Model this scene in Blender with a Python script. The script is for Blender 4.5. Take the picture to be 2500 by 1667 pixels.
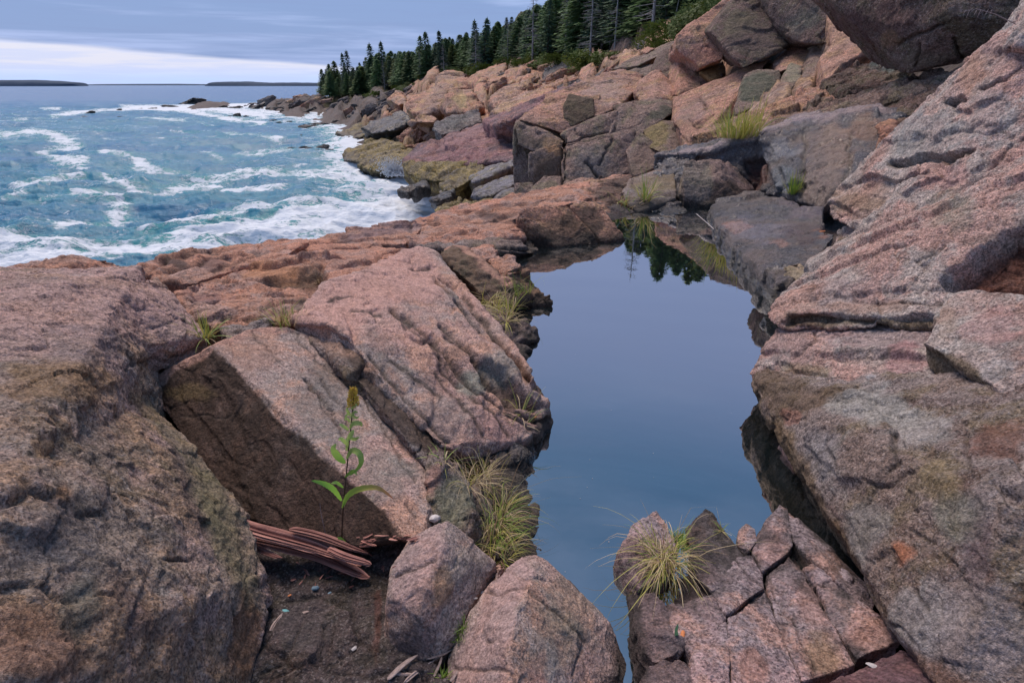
import bpy, bmesh, math, random
import numpy as np
from mathutils import Vector

for o in list(bpy.data.objects): bpy.data.objects.remove(o)
SC = bpy.context.scene
COL = SC.collection

# ---------------------------------------------------------------- camera
F = 1389.0; W0, H0 = 2500.0, 1667.0
PITCH = math.radians(24.3)
CAMZ = 1.8
SP, CP = math.sin(PITCH), math.cos(PITCH)
cam = bpy.data.cameras.new('camera'); co_ = bpy.data.objects.new('camera', cam); COL.objects.link(co_)
co_.location = (0, 0, CAMZ); co_.rotation_euler = (math.radians(90) - PITCH, 0, 0)
cam.sensor_width = 36.0; cam.lens = 36.0 * F / W0
cam.clip_start = 0.05; cam.clip_end = 60000
SC.camera = co_

# ---------------------------------------------------------------- exposure
SC.cycles.caustics_reflective = False; SC.cycles.caustics_refractive = False
SC.view_settings.view_transform = 'Standard'; SC.view_settings.look = 'None'
SC.view_settings.exposure = 1.22; SC.view_settings.gamma = 1.0
SC.view_settings.use_curve_mapping = False

# ---------------------------------------------------------------- node helper
class NT:
    def __init__(s, tree): s.t = tree; s.n = tree.nodes; s.l = tree.links
    def new(s, typ, **kw):
        n = s.n.new(typ)
        for k, v in kw.items(): setattr(n, k, v)
        return n
    def link(s, a, b): s.l.new(a, b)
    def _in(s, sock, v):
        if v is None: return
        if hasattr(v, 'is_output'): s.l.new(v, sock)
        elif isinstance(v, (tuple, list)) and len(v) == 3 and sock.type == 'RGBA': sock.default_value = (*v, 1)
        else: sock.default_value = v
    def math(s, op, a, b=None, c=None, clamp=False):
        n = s.new('ShaderNodeMath', operation=op); n.use_clamp = clamp
        s._in(n.inputs[0], a)
        if b is not None: s._in(n.inputs[1], b)
        if c is not None: s._in(n.inputs[2], c)
        return n.outputs[0]
    def vmath(s, op, a, b=None):
        n = s.new('ShaderNodeVectorMath', operation=op); s._in(n.inputs[0], a)
        if b is not None: s._in(n.inputs[1], b)
        return n.outputs[0]
    def mix(s, f, a, b, mode='MIX'):
        n = s.new('ShaderNodeMix', data_type='RGBA', blend_type=mode); n.clamp_factor = True
        s._in(n.inputs[0], f); s._in(n.inputs[6], a); s._in(n.inputs[7], b)
        return n.outputs[2]
    def noise(s, vec, scale, detail=4, rough=.55, dist=0.0, out='Fac'):
        n = s.new('ShaderNodeTexNoise'); s.link(vec, n.inputs['Vector'])
        n.inputs['Scale'].default_value = scale; n.inputs['Detail'].default_value = detail
        n.inputs['Roughness'].default_value = rough; n.inputs['Distortion'].default_value = dist
        return n.outputs[out]
    def voro(s, vec, scale, feature='F1', out='Distance', rnd=1.0):
        n = s.new('ShaderNodeTexVoronoi', feature=feature); s.link(vec, n.inputs['Vector'])
        n.inputs['Scale'].default_value = scale; n.inputs['Randomness'].default_value = rnd
        return n.outputs[out]
    def ramp(s, f, lo, hi, a=0.0, b=1.0, smooth=True):
        n = s.new('ShaderNodeMapRange', interpolation_type='SMOOTHSTEP' if smooth else 'LINEAR')
        s._in(n.inputs[0], f)
        n.inputs[1].default_value = lo; n.inputs[2].default_value = hi
        n.inputs[3].default_value = a; n.inputs[4].default_value = b
        return n.outputs[0]
    def scale(s, vec, v):
        n = s.new('ShaderNodeMapping'); s.link(vec, n.inputs['Vector']); n.inputs['Scale'].default_value = v
        return n.outputs[0]

# ---------------------------------------------------------------- world: dusk overcast sky
SUN_EL, SUN_ROT = math.radians(24), math.radians(-30)
world = bpy.data.worlds.new('World'); SC.world = world; world.use_nodes = True
wn = NT(world.node_tree); world.node_tree.nodes.clear()
tc = wn.new('ShaderNodeTexCoord').outputs['Generated']
sky = wn.new('ShaderNodeTexSky'); sky.sky_type = 'NISHITA'; sky.sun_disc = False
sky.sun_elevation = SUN_EL; sky.sun_rotation = SUN_ROT; sky.air_density = 1.2; sky.dust_density = 2.0; sky.ozone_density = 2.5
sx = wn.new('ShaderNodeSeparateXYZ'); wn.link(tc, sx.inputs[0])
hl = wn.math('SQRT', wn.math('ADD', wn.math('MULTIPLY', sx.outputs[0], sx.outputs[0]), wn.math('MULTIPLY', sx.outputs[1], sx.outputs[1])))
hl = wn.math('MAXIMUM', hl, 0.02)
el = wn.math('DIVIDE', sx.outputs[2], hl); az = wn.math('DIVIDE', sx.outputs[0], hl)
st = wn.scale(tc, (1.6, 1.6, 26.0))
n1 = wn.noise(st, 1.7, 5, .55, .3); n2 = wn.noise(st, 5.0, 5, .6, .2)
n3 = wn.noise(wn.scale(tc, (1, 1, 2.6)), 2.3, 6, .55, .4)
# cloud deck: bluish grey, deeper overhead
deck = wn.mix(wn.ramp(el, 0.0, 0.9), (2.05, 3.05, 5.7), (.62, 1.60, 3.2))
deck = wn.mix(wn.math('MULTIPLY', wn.ramp(n1, .42, .66), wn.ramp(el, .12, .45, 1.0, .35)), deck, wn.mix(wn.ramp(el, .0, .7), (3.5, 4.5, 7.6), (.9, 2.05, 3.9)))
deck = wn.mix(wn.math('MULTIPLY', wn.ramp(n2, .45, .7), wn.ramp(el, .12, .4, .35, .08)), deck, (1.9, 2.7, 5.2))
deck = wn.mix(wn.math('MULTIPLY', wn.ramp(n3, .45, .72), wn.ramp(el, .12, .5, 0, .45)), deck, (2.0, 2.9, 4.8))
# pale break above the horizon on the seaward side, its upper edge sinking to the right
edge = wn.math('SUBTRACT', 0.0505, wn.math('MULTIPLY', wn.math('ADD', az, .62), .072))
edge = wn.math('ADD', edge, wn.math('MULTIPLY', wn.math('SUBTRACT', n1, .5), .012))
dd = wn.math('SUBTRACT', edge, el)
band = wn.ramp(dd, -.002, .004)
low = wn.ramp(el, .004, .030)
bandc = wn.mix(low, (4.9, 6.3, 9.8), (6.9, 7.0, 8.4))
bandc = wn.mix(wn.ramp(n2, .42, .6, 0, .55), bandc, (5.0, 5.9, 8.9))
lav = wn.math('MULTIPLY', wn.ramp(el, .10, .26), wn.ramp(el, .40, .75, 1.0, 0.0))
deck = wn.mix(wn.math('MULTIPLY', lav, .62), deck, (3.0, 3.5, 5.9))
col = wn.mix(band, deck, bandc)
mixn = wn.mix(.90, sky.outputs[0], col)
bg = wn.new('ShaderNodeBackground'); wn.link(mixn, bg.inputs[0]); bg.inputs[1].default_value = 0.0515
wo = wn.new('ShaderNodeOutputWorld'); wn.link(bg.outputs[0], wo.inputs[0])

sun = bpy.data.lights.new('sun', 'SUN'); so = bpy.data.objects.new('sun', sun); COL.objects.link(so)
sun.energy = 1.5; sun.angle = math.radians(34); sun.color = (1.0, .84, .75)
def aim(el, rot):
    d = Vector((math.sin(rot) * math.cos(el), math.cos(rot) * math.cos(el), math.sin(el)))
    return (-d).to_track_quat('-Z', 'Y').to_euler()
so.rotation_euler = aim(math.radians(58), SUN_ROT); so.location = (0, 0, 40)
sky.sun_elevation = math.radians(58)

# ---------------------------------------------------------------- picture point -> place in the scene
def P(px, py, Y):
    xc = (px - W0/2) / F; yc = (H0/2 - py) / F
    dy = CP + yc*SP; dz = -SP + yc*CP; t = Y / dy
    return np.array((xc*t, Y, CAMZ + dz*t))
def PZ(px, py, z):
    xc = (px - W0/2) / F; yc = (H0/2 - py) / F
    dy = CP + yc*SP; dz = -SP + yc*CP; t = (z - CAMZ) / dz
    return np.array((xc*t, dy*t, z))
def Wp(px, Y, z):
    s = (CAMZ - z) / Y
    yc = (SP - CP*s) / (CP + SP*s); t = Y / (CP + yc*SP)
    return np.array(((px - W0/2) / F * t, Y, z))
def proj(co):
    d = co[:, 1]*CP - (co[:, 2]-CAMZ)*SP
    u = co[:, 1]*SP + (co[:, 2]-CAMZ)*CP
    d = np.where(np.abs(d) < 1e-4, 1e-4, d)
    return np.stack((W0/2 + F*co[:, 0]/d, H0/2 - F*u/d, d), 1)

# ---------------------------------------------------------------- numpy noise
def _h(ix, iy, iz, s):
    n = (ix.astype(np.int64)*374761393 + iy.astype(np.int64)*668265263 + iz.astype(np.int64)*2147483647 + s*1274126177) & 0xffffffff
    n = ((n ^ (n >> 13)) * 1274126177) & 0xffffffff
    n = ((n ^ (n >> 15)) * 2246822519) & 0xffffffff
    return ((n ^ (n >> 16)) & 0xffffff) / float(0x1000000)
def vnoise(p, seed=0):
    i = np.floor(p).astype(np.int64); f = p - i; u = f*f*f*(f*(f*6-15)+10)
    r = 0
    for dx in (0, 1):
        wx = u[:, 0] if dx else 1-u[:, 0]
        for dy in (0, 1):
            wy = u[:, 1] if dy else 1-u[:, 1]
            for dz in (0, 1):
                wz = u[:, 2] if dz else 1-u[:, 2]
                r = r + wx*wy*wz*_h(i[:, 0]+dx, i[:, 1]+dy, i[:, 2]+dz, seed)
    return r*2-1
def fbm(p, sc, octv=4, seed=0, gain=.5):
    r = 0; a = 1.0; t = 0
    for k in range(octv):
        r = r + a*vnoise(p*sc + k*17.3, seed+k); t += a; a *= gain; sc *= 2.03
    return r/t*1.6
def cells(p, sc, seed=0):
    """nearest-cell random value and F2-F1"""
    q = p*sc; i = np.floor(q).astype(np.int64)
    b1 = np.full(len(p), 9.); b2 = np.full(len(p), 9.); v = np.zeros(len(p))
    for dx in (-1, 0, 1):
        for dy in (-1, 0, 1):
            for dz in (-1, 0, 1):
                cx, cy, cz = i[:, 0]+dx, i[:, 1]+dy, i[:, 2]+dz
                fx = cx + _h(cx, cy, cz, seed); fy = cy + _h(cx, cy, cz, seed+1); fz = cz + _h(cx, cy, cz, seed+2)
                d = (fx-q[:, 0])**2 + (fy-q[:, 1])**2 + (fz-q[:, 2])**2
                c = d < b1
                b2 = np.where(c, b1, np.minimum(b2, d)); v = np.where(c, _h(cx, cy, cz, seed+3), v); b1 = np.where(c, d, b1)
    return v, np.sqrt(b2)-np.sqrt(b1)
def sst(x, a, b):
    t = np.clip((x-a)/(b-a), 0, 1); return t*t*(3-2*t)
def dseg(q, pl):
    best = np.full(len(q), 1e9)
    for a, b in zip(pl[:-1], pl[1:]):
        a = np.array(a[:2], float); b = np.array(b[:2], float); ab = b-a
        t = np.clip(((q-a)@ab)/max(ab@ab, 1e-9), 0, 1)
        best = np.minimum(best, np.hypot(*(q-a-t[:, None]*ab).T))
    return best
def sdpoly(q, pl):
    pl = [tuple(p[:2]) for p in pl]
    d = dseg(q, pl+[pl[0]]); ins = np.zeros(len(q), bool)
    for (x1, y1), (x2, y2) in zip(pl, pl[1:]+[pl[0]]):
        c = (y1 > q[:, 1]) != (y2 > q[:, 1])
        if y1 != y2: ins ^= c & (q[:, 0] < (x2-x1)*(q[:, 1]-y1)/(y2-y1)+x1)
    return np.where(ins, d, -d)

# ---------------------------------------------------------------- object helpers
def tag(o, label=None, cat=None, group=None, kind=None):
    if label: o['label'] = label
    if cat: o['category'] = cat
    if group: o['group'] = group
    if kind: o['kind'] = kind
    return o
def link(name, me, mat, parent=None):
    o = bpy.data.objects.new(name, me); COL.objects.link(o)
    if mat and not me.materials: me.materials.append(mat)
    if parent: o.parent = parent
    return o
def empty(name, loc=(0, 0, 0), rz=0.0):
    o = bpy.data.objects.new(name, None); o.location = loc; o.rotation_euler = (0, 0, rz); COL.objects.link(o); return o
def mesh(name, v, f, smooth=False):
    me = bpy.data.meshes.new(name); me.from_pydata([tuple(map(float, x)) for x in v], [], [tuple(map(int, x)) for x in f]); me.update()
    if smooth: me.polygons.foreach_set('use_smooth', [True]*len(me.polygons))
    return me
def grid_mesh(name, co, nr, nc, smooth=True):
    me = bpy.data.meshes.new(name); n = nr*nc
    idx = np.arange(n).reshape(nr, nc)
    q = np.stack((idx[:-1, :-1], idx[:-1, 1:], idx[1:, 1:], idx[1:, :-1]), -1).reshape(-1, 4)
    me.vertices.add(n); me.vertices.foreach_set('co', co.astype(np.float32).ravel())
    me.loops.add(q.size); me.loops.foreach_set('vertex_index', q.astype(np.int32).ravel())
    me.polygons.add(len(q)); me.polygons.foreach_set('loop_start', (np.arange(len(q))*4).astype(np.int32))
    me.polygons.foreach_set('loop_total', np.full(len(q), 4, np.int32))
    me.update(calc_edges=True); me.validate()
    if smooth: me.polygons.foreach_set('use_smooth', np.ones(len(me.polygons), bool))
    return me
def set_tint(me, arr, name='tint'):
    a = me.attributes.new(name, 'FLOAT_COLOR', 'POINT'); a.data.foreach_set('color', arr.astype(np.float32).ravel())
# ---------------------------------------------------------------- materials
def rockmat(name, c1, c2, c3, grain=150.0, gcon=.75, lichen=(.30, .31, .27), lam=.35, stain=(.10, .06, .04), sam=.3,
            rough=.85, bump=.6, bs=40.0, big=1.0, wet=0.0, seam=0.0, streak=(1, 1, 1)):
    m = bpy.data.materials.new(name); m.use_nodes = True; t = NT(m.node_tree); t.n.clear()
    pos = t.new('ShaderNodeNewGeometry').outputs['Position']
    ps = t.scale(pos, streak)
    a = t.noise(ps, .9*big, 5, .6, .6); b = t.noise(ps, 3.1*big, 6, .65, .4)
    c = t.mix(t.ramp(a, .40, .60), c1, c2)
    c = t.mix(t.ramp(b, .47, .61, 0, .85), c, c3)
    l1 = t.noise(pos, 5.5*big, 7, .7, .3)
    st1 = t.noise(ps, 1.9*big, 7, .7, .9)
    c = t.mix(t.ramp(st1, .50, .66, 0, min(1, sam*1.35)), c, stain)
    c = t.mix(t.ramp(l1, .56, .68, 0, lam), c, lichen)
    # mineral grain: feldspar, quartz, dark mica
    g1 = t.noise(pos, grain*.55, 3, .75); g2 = t.noise(pos, grain*.16, 4, .8)
    v = t.voro(pos, grain, out='Color')
    vv = t.new('ShaderNodeSeparateColor'); t.link(v, vv.inputs[0])
    dark = t.ramp(vv.outputs[0], .70, .80); lite = t.ramp(vv.outputs[1], .78, .88)
    c = t.mix(t.math('MULTIPLY', dark, gcon*.62), c, t.mix(1.0, c, (.22, .22, .25), 'MULTIPLY'))
    c = t.mix(t.math('MULTIPLY', lite, gcon*.40), c, t.mix(.5, c, (.62, .55, .52)))
    k = t.ramp(g1, .28, .72, 1-gcon*.62, 1+gcon*.62, False); k2 = t.ramp(g2, .30, .70, 1-gcon*.45, 1+gcon*.45, False)
    kk = t.math('MULTIPLY', k, k2)
    cc = t.new('ShaderNodeCombineColor')
    for i in range(3): t.link(kk, cc.inputs[i])
    c = t.mix(1.0, c, cc.outputs[0], 'MULTIPLY')
    at = t.new('ShaderNodeAttribute', attribute_name='tint')
    tn = t.mix(1.0, at.outputs['Color'], cc.outputs[0], 'MULTIPLY')
    tw = t.math('MULTIPLY', at.outputs['Alpha'], t.ramp(l1, .30, .55, .82, 1.0), clamp=True)
    c = t.mix(tw, c, tn)
    p = t.new('ShaderNodeBsdfPrincipled'); t.link(c, p.inputs['Base Color'])
    at2 = t.new('ShaderNodeAttribute', attribute_name='wet')
    rr = t.math('SUBTRACT', rough, t.math('MULTIPLY', at2.outputs['Fac'], .25))
    rr = t.math('SUBTRACT', rr, t.math('MULTIPLY', t.ramp(b, .4, .6), wet*.4))
    t.link(rr, p.inputs['Roughness'])
    p.inputs['Specular IOR Level'].default_value = .35 + wet*.4
    bh = t.math('ADD', t.math('MULTIPLY', t.noise(pos, bs, 8, .72), 1.0), t.math('MULTIPLY', g1, .35))
    bh = t.math('ADD', bh, t.math('MULTIPLY', t.noise(ps, bs*.22, 6, .65), 2.2))
    bn = t.new('ShaderNodeBump'); bn.inputs['Strength'].default_value = bump
    bn.inputs['Distance'].default_value = 1.0/bs*.9
    t.link(bh, bn.inputs['Height']); t.link(bn.outputs[0], p.inputs['Normal'])
    o = t.new('ShaderNodeOutputMaterial'); t.link(p.outputs[0], o.inputs[0])
    return m
PINK = (.50, .25, .19); SALM = (.46, .245, .175); MAUVE = (.37, .245, .23); GREY = (.25, .215, .195)
OLIV = (.165, .135, .085); OCHR = (.36, .215, .10); BRWN = (.15, .088, .058); DGRY = (.095, .085, .085)
M = {}
M['left'] = rockmat('grey_brown_granite', (.52, .355, .31), (.38, .30, .245), (.50, .32, .20), 170, 1.0, (.42, .41, .40), .5, (.15, .13, .085), .5, bump=1.0, bs=34, big=1.3)
M['slab'] = rockmat('mauve_grey_granite', (.54, .33, .275), (.39, .31, .275), (.56, .32, .225), 190, .9, (.30, .31, .27), .4, (.12, .075, .055), .4, bump=.7, bs=36, big=1.2)
M['pink'] = rockmat('pink_granite', (.62, .30, .20), (.52, .27, .18), (.47, .31, .26), 120, .75, (.42, .36, .32), .35, (.17, .08, .055), .45, bump=.9, bs=26, big=1.0)
M['right'] = rockmat('pale_lichened_granite', (.56, .475, .425), (.62, .385, .325), (.53, .47, .43), 150, 1.0, (.50, .50, .48), .6, (.17, .11, .085), .4, bump=1.0, bs=26, big=1.1)
M['under'] = rockmat('dark_stained_granite', (.25, .18, .15), (.28, .23, .215), (.20, .15, .095), 170, 1.0, (.34, .33, .31), .45, (.10, .05, .04), .5, bump=.8, bs=32, big=1.5)
M['brown'] = rockmat('brown_joint_face', (.12, .075, .052), (.15, .095, .06), (.11, .085, .05), 200, .6, (.16, .12, .08), .2, (.08, .035, .03), .5, bump=.45, bs=40, big=1.6)
M['frac'] = rockmat('purple_pink_granite', (.50, .325, .315), (.36, .285, .295), (.52, .31, .25), 130, 1.0, (.30, .27, .27), .3, (.10, .07, .065), .35, bump=.9, bs=32, big=1.8)
M['floor'] = rockmat('dark_wet_bedrock', (.085, .066, .066), (.115, .082, .078), (.075, .06, .045), 160, .9, (.17, .14, .13), .35, (.10, .05, .04), .4, bump=1.0, bs=30, big=2.0, wet=.3)
M['wetr'] = rockmat('black_wet_granite', (.072, .070, .082), (.125, .092, .08), (.105, .105, .115), 90, .8, (.22, .22, .26), .4, (.05, .045, .045), .5, bump=.8, bs=16, big=1.2, rough=.46, wet=.75)
M['cliff'] = rockmat('cliff_granite', (.28, .205, .17), (.37, .245, .195), (.25, .205, .13), 55, .85, (.33, .27, .24), .4, (.11, .075, .055), .5, bump=1.0, bs=11, big=.6, streak=(1.2, 1.2, .5))
M['cpink'] = rockmat('cliff_pink_granite', (.62, .32, .22), (.50, .30, .23), (.54, .33, .18), 50, .85, (.42, .35, .31), .4, (.17, .10, .075), .45, bump=1.0, bs=9, big=.6)
M['boul'] = rockmat('dark_boulder_granite', (.19, .115, .095), (.22, .15, .12), (.16, .13, .08), 60, .9, (.22, .18, .16), .35, (.075, .045, .04), .5, bump=1.0, bs=10, big=.7)
M['far'] = rockmat('far_pink_granite', (.60, .31, .21), (.44, .29, .225), (.54, .35, .19), 14, .75, (.44, .37, .32), .4, (.16, .10, .08), .5, bump=.8, bs=3, big=.22)
M['farg'] = rockmat('far_grey_granite', (.18, .165, .165), (.25, .20, .18), (.16, .16, .15), 10, .8, (.30, .29, .28), .4, (.07, .06, .055), .5, bump=.8, bs=2, big=.15)
M['alga'] = rockmat('algae_rock', (.235, .175, .055), (.11, .085, .045), (.30, .22, .06), 16, .8, (.16, .13, .07), .4, (.05, .04, .03), .7, bump=.8, bs=4, big=.3, rough=.6)
M['seaw'] = rockmat('wave_washed_rock', (.035, .032, .038), (.055, .046, .045), (.04, .04, .03), 16, .7, (.07, .06, .05), .3, (.02, .02, .02), .5, bump=.8, bs=4, big=.3, rough=.5, wet=.4)
M['purp'] = rockmat('purple_slab_rock', (.30, .155, .16), (.19, .135, .145), (.38, .20, .165), 18, .7, (.30, .24, .24), .3, (.10, .07, .075), .5, bump=.8, bs=4, big=.3)
M['blue'] = rockmat('wet_blue_slab_rock', (.22, .21, .24), (.17, .155, .165), (.20, .17, .08), 20, .7, (.34, .33, .35), .3, (.07, .06, .055), .5, bump=.8, bs=4, big=.4, rough=.5, wet=.4)

def simple(name, c1, c2, sc=20, rough=.7, bump=0.0, trans=0.0, attr=None, dist=.01, stretch=(1, 1, 1)):
    m = bpy.data.materials.new(name); m.use_nodes = True; t = NT(m.node_tree); t.n.clear()
    tcd = t.new('ShaderNodeTexCoord').outputs['Object']; oi = t.new('ShaderNodeObjectInfo')
    vec = t.scale(tcd, stretch)
    n = t.noise(vec, sc, 5, .65)
    c = t.mix(t.ramp(n, .32, .68), c1, c2)
    if attr:
        a = t.new('ShaderNodeAttribute', attribute_name=attr); c = t.mix(a.outputs['Alpha'], c, a.outputs['Color'])
    k = t.math('ADD', t.math('MULTIPLY', oi.outputs['Random'], .45), .78)
    cc = t.new('ShaderNodeCombineColor')
    for i in range(3): t.link(k, cc.inputs[i])
    c = t.mix(1, c, cc.outputs[0], 'MULTIPLY')
    p = t.new('ShaderNodeBsdfPrincipled'); t.link(c, p.inputs['Base Color']); p.inputs['Roughness'].default_value = rough
    p.inputs['Specular IOR Level'].default_value = .3
    if bump:
        b = t.new('ShaderNodeBump'); b.inputs['Strength'].default_value = bump; b.inputs['Distance'].default_value = dist
        t.link(t.noise(vec, sc*2.5, 5, .7), b.inputs['Height']); t.link(b.outputs[0], p.inputs['Normal'])
    o = t.new('ShaderNodeOutputMaterial')
    if trans:
        tr = t.new('ShaderNodeBsdfTranslucent'); t.link(c, tr.inputs[0]); mx = t.new('ShaderNodeMixShader'); mx.inputs[0].default_value = trans
        t.link(p.outputs[0], mx.inputs[1]); t.link(tr.outputs[0], mx.inputs[2]); t.link(mx.outputs[0], o.inputs[0])
    else: t.link(p.outputs[0], o.inputs[0])
    return m
M['needle'] = simple('spruce_needles', (.10, .18, .085), (.18, .28, .12), 1.2, .75, trans=.32)
M['needle2'] = simple('spruce_needles_blue', (.09, .15, .105), (.15, .22, .14), 1.2, .75, trans=.32)
M['needle3'] = simple('fir_needles_yellow', (.14, .20, .06), (.22, .26, .09), 1.2, .75, trans=.32)
M['bark'] = simple('tree_bark', (.07, .055, .045), (.13, .11, .10), 3, .9, .5)
M['dead'] = simple('dead_wood_grey', (.17, .17, .17), (.26, .25, .25), 3, .9)
M['shrub'] = simple('shrub_leaves', (.06, .10, .02), (.12, .16, .035), 2, .7, trans=.2)
M['wood'] = simple('driftwood_bark', (.30, .13, .095), (.13, .055, .045), 9, .85, .9, stretch=(1, 1, 1), attr='tint')
M['stem'] = simple('plant_stem', (.10, .06, .03), (.07, .04, .035), 40, .6)
M['leaf'] = simple('plant_leaf', (.12, .34, .05), (.20, .45, .08), 60, .5, trans=.3, attr='tint')
M['flower'] = simple('faded_flower', (.42, .25, .04), (.22, .09, .02), 200, .8, attr='tint')
M['moss'] = simple('moss', (.07, .12, .02), (.15, .20, .04), 80, .9)
M['leaf_dead'] = simple('dead_leaf', (.55, .20, .07), (.35, .12, .05), 60, .7)
M['gravel'] = simple('grit', (.20, .14, .13), (.10, .07, .07), 90, .9)
M['teal'] = simple('teal_chip', (.16, .40, .42), (.10, .30, .33), 90, .5)
M['bluep'] = simple('blue_pebble', (.20, .30, .38), (.14, .22, .28), 90, .6)
M['pale'] = simple('pale_chip', (.60, .56, .55), (.42, .38, .37), 90, .7)
M['twig'] = simple('bleached_twig', (.42, .33, .30), (.26, .19, .17), 70, .8, .6)
def grassmat(name, base):
    m = bpy.data.materials.new(name); m.use_nodes = True; t = NT(m.node_tree); t.n.clear()
    a = t.new('ShaderNodeAttribute', attribute_name='tint')
    p = t.new('ShaderNodeBsdfPrincipled'); t.link(a.outputs['Color'], p.inputs['Base Color']); p.inputs['Roughness'].default_value = .6
    tr = t.new('ShaderNodeBsdfTranslucent'); t.link(a.outputs['Color'], tr.inputs[0]); mx = t.new('ShaderNodeMixShader'); mx.inputs[0].default_value = .3
    t.link(p.outputs[0], mx.inputs[1]); t.link(tr.outputs[0], mx.inputs[2])
    o = t.new('ShaderNodeOutputMaterial'); t.link(mx.outputs[0], o.inputs[0]); return m
M['grass'] = grassmat('grass_blades', None)

# pool water: still, dark bodied, mirror-like
def poolmat():
    m = bpy.data.materials.new('still_pool_water'); m.use_nodes = True; t = NT(m.node_tree); t.n.clear()
    pos = t.new('ShaderNodeNewGeometry').outputs['Position']
    bn = t.new('ShaderNodeBump'); bn.inputs['Strength'].default_value = .10; bn.inputs['Distance'].default_value = .002
    t.link(t.noise(pos, 9, 2, .5), bn.inputs['Height'])
    g = t.new('ShaderNodeBsdfGlossy'); g.inputs['Roughness'].default_value = .015; t.link(bn.outputs[0], g.inputs['Normal'])
    d = t.new('ShaderNodeBsdfDiffuse')
    t.link(t.mix(t.ramp(t.noise(pos, 2.2, 5, .6), .35, .7), (.012, .022, .026), (.018, .022, .020)), d.inputs[0])
    fr = t.new('ShaderNodeFresnel'); fr.inputs[0].default_value = 1.33
    k = t.ramp(fr.outputs[0], .02, .40, .66, .97, False)
    mx = t.new('ShaderNodeMixShader'); t.link(k, mx.inputs[0]); t.link(d.outputs[0], mx.inputs[1]); t.link(g.outputs[0], mx.inputs[2])
    o = t.new('ShaderNodeOutputMaterial'); t.link(mx.outputs[0], o.inputs[0]); return m
M['pool'] = poolmat()
def seamat():
    m = bpy.data.materials.new('sea_water'); m.use_nodes = True; t = NT(m.node_tree); t.n.clear()
    pos = t.new('ShaderNodeNewGeometry').outputs['Position']
    sp = t.new('ShaderNodeSeparateXYZ'); t.link(pos, sp.inputs[0])
    at = t.new('ShaderNodeAttribute', attribute_name='foam')
    sc = t.scale(pos, (.8, 1.5, 1))
    n1 = t.noise(sc, .55, 8, .68, .6); n2 = t.noise(sc, 2.6, 6, .7, .3); n3 = t.noise(t.scale(pos, (.35, 1, 1)), .12, 4, .6, .4)
    # lacy foam: the attribute says how much, noise where
    lace = t.math('ABSOLUTE', t.math('SUBTRACT', t.noise(sc, .85, 6, .62, 1.6), .5))
    lace = t.math('SUBTRACT', 1.0, t.math('MULTIPLY', lace, 7.0), clamp=True)
    tex = t.math('ADD', t.math('MULTIPLY', n1, .75), t.math('MULTIPLY', n2, .35))
    f = t.math('ADD', at.outputs['Fac'], t.math('MULTIPLY', t.math('SUBTRACT', tex, .55), 2.3))
    f = t.math('ADD', f, t.math('MULTIPLY', t.math('SUBTRACT', lace, .4), .32))
    foam = t.ramp(f, .45, .74)
    far = t.ramp(sp.outputs[1], 120, 420)
    body = t.mix(t.ramp(n3, .35, .65), (.024, .175, .32), (.032, .23, .33))
    body = t.mix(t.ramp(at.outputs['Fac'], .18, .6, 0, .8), body, (.055, .32, .32))
    body = t.mix(far, body, (.035, .12, .25))
    p = t.new('ShaderNodeBsdfPrincipled')
    t.link(t.mix(foam, body, (.74, .80, .86)), p.inputs['Base Color'])
    t.link(t.ramp(foam, 0, 1, .16, .8), p.inputs['Roughness']); p.inputs['IOR'].default_value = 1.33
    bn = t.new('ShaderNodeBump'); bn.inputs['Strength'].default_value = .9; bn.inputs['Distance'].default_value = .34
    hgt = t.math('ADD', t.noise(t.scale(pos, (.5, 1.1, 1)), .9, 7, .68), t.math('MULTIPLY', foam, .12))
    t.link(hgt, bn.inputs['Height']); t.link(bn.outputs[0], p.inputs['Normal'])
    o = t.new('ShaderNodeOutputMaterial'); t.link(p.outputs[0], o.inputs[0]); return m
M['sea'] = seamat()
M['foam'] = simple('spray', (.9, .92, .95), (.85, .89, .94), 5, .9, trans=.6)
M['island'] = simple('hazed_island_forest', (.028, .055, .10), (.035, .065, .11), .02, .9)  # blue haze of distance put into the forest colour
# ---------------------------------------------------------------- rock builder
def cellt(p, sc, seed=0):
    q = p*sc; i = np.floor(q).astype(np.int64)
    b1 = np.full(len(p), 9.); b2 = np.full(len(p), 9.); v = np.zeros(len(p)); tl = np.zeros(len(p))
    for dx in (-1, 0, 1):
        for dy in (-1, 0, 1):
            for dz in (-1, 0, 1):
                cx, cy, cz = i[:, 0]+dx, i[:, 1]+dy, i[:, 2]+dz
                h0, h1, h2 = _h(cx, cy, cz, seed), _h(cx, cy, cz, seed+1), _h(cx, cy, cz, seed+2)
                fx = cx+h0-q[:, 0]; fy = cy+h1-q[:, 1]; fz_ = cz+h2-q[:, 2]
                dd = fx*fx+fy*fy+fz_*fz_; m = dd < b1
                b2 = np.where(m, b1, np.minimum(b2, dd)); b1 = np.where(m, dd, b1)
                v = np.where(m, (h0*7.13+h1*3.7+h2*5.1) % 1, v)
                tl = np.where(m, fx*((h1*9.7 % 1)-.5)*2+fy*((h2*8.3 % 1)-.5)*2+fz_*((h0*11.1 % 1)-.5)*2, tl)
    return v, np.sqrt(b2)-np.sqrt(b1), tl
ALLROCK = []
def hullbm(bm, pts):
    vs = [bm.verts.new(p) for p in pts]
    r = bmesh.ops.convex_hull(bm, input=vs, use_existing_faces=False)
    dead = [g for g in r['geom_interior'] if isinstance(g, bmesh.types.BMVert)] + [g for g in r['geom_unused'] if isinstance(g, bmesh.types.BMVert)]
    bmesh.ops.delete(bm, geom=list(set(dead)), context='VERTS')
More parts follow.
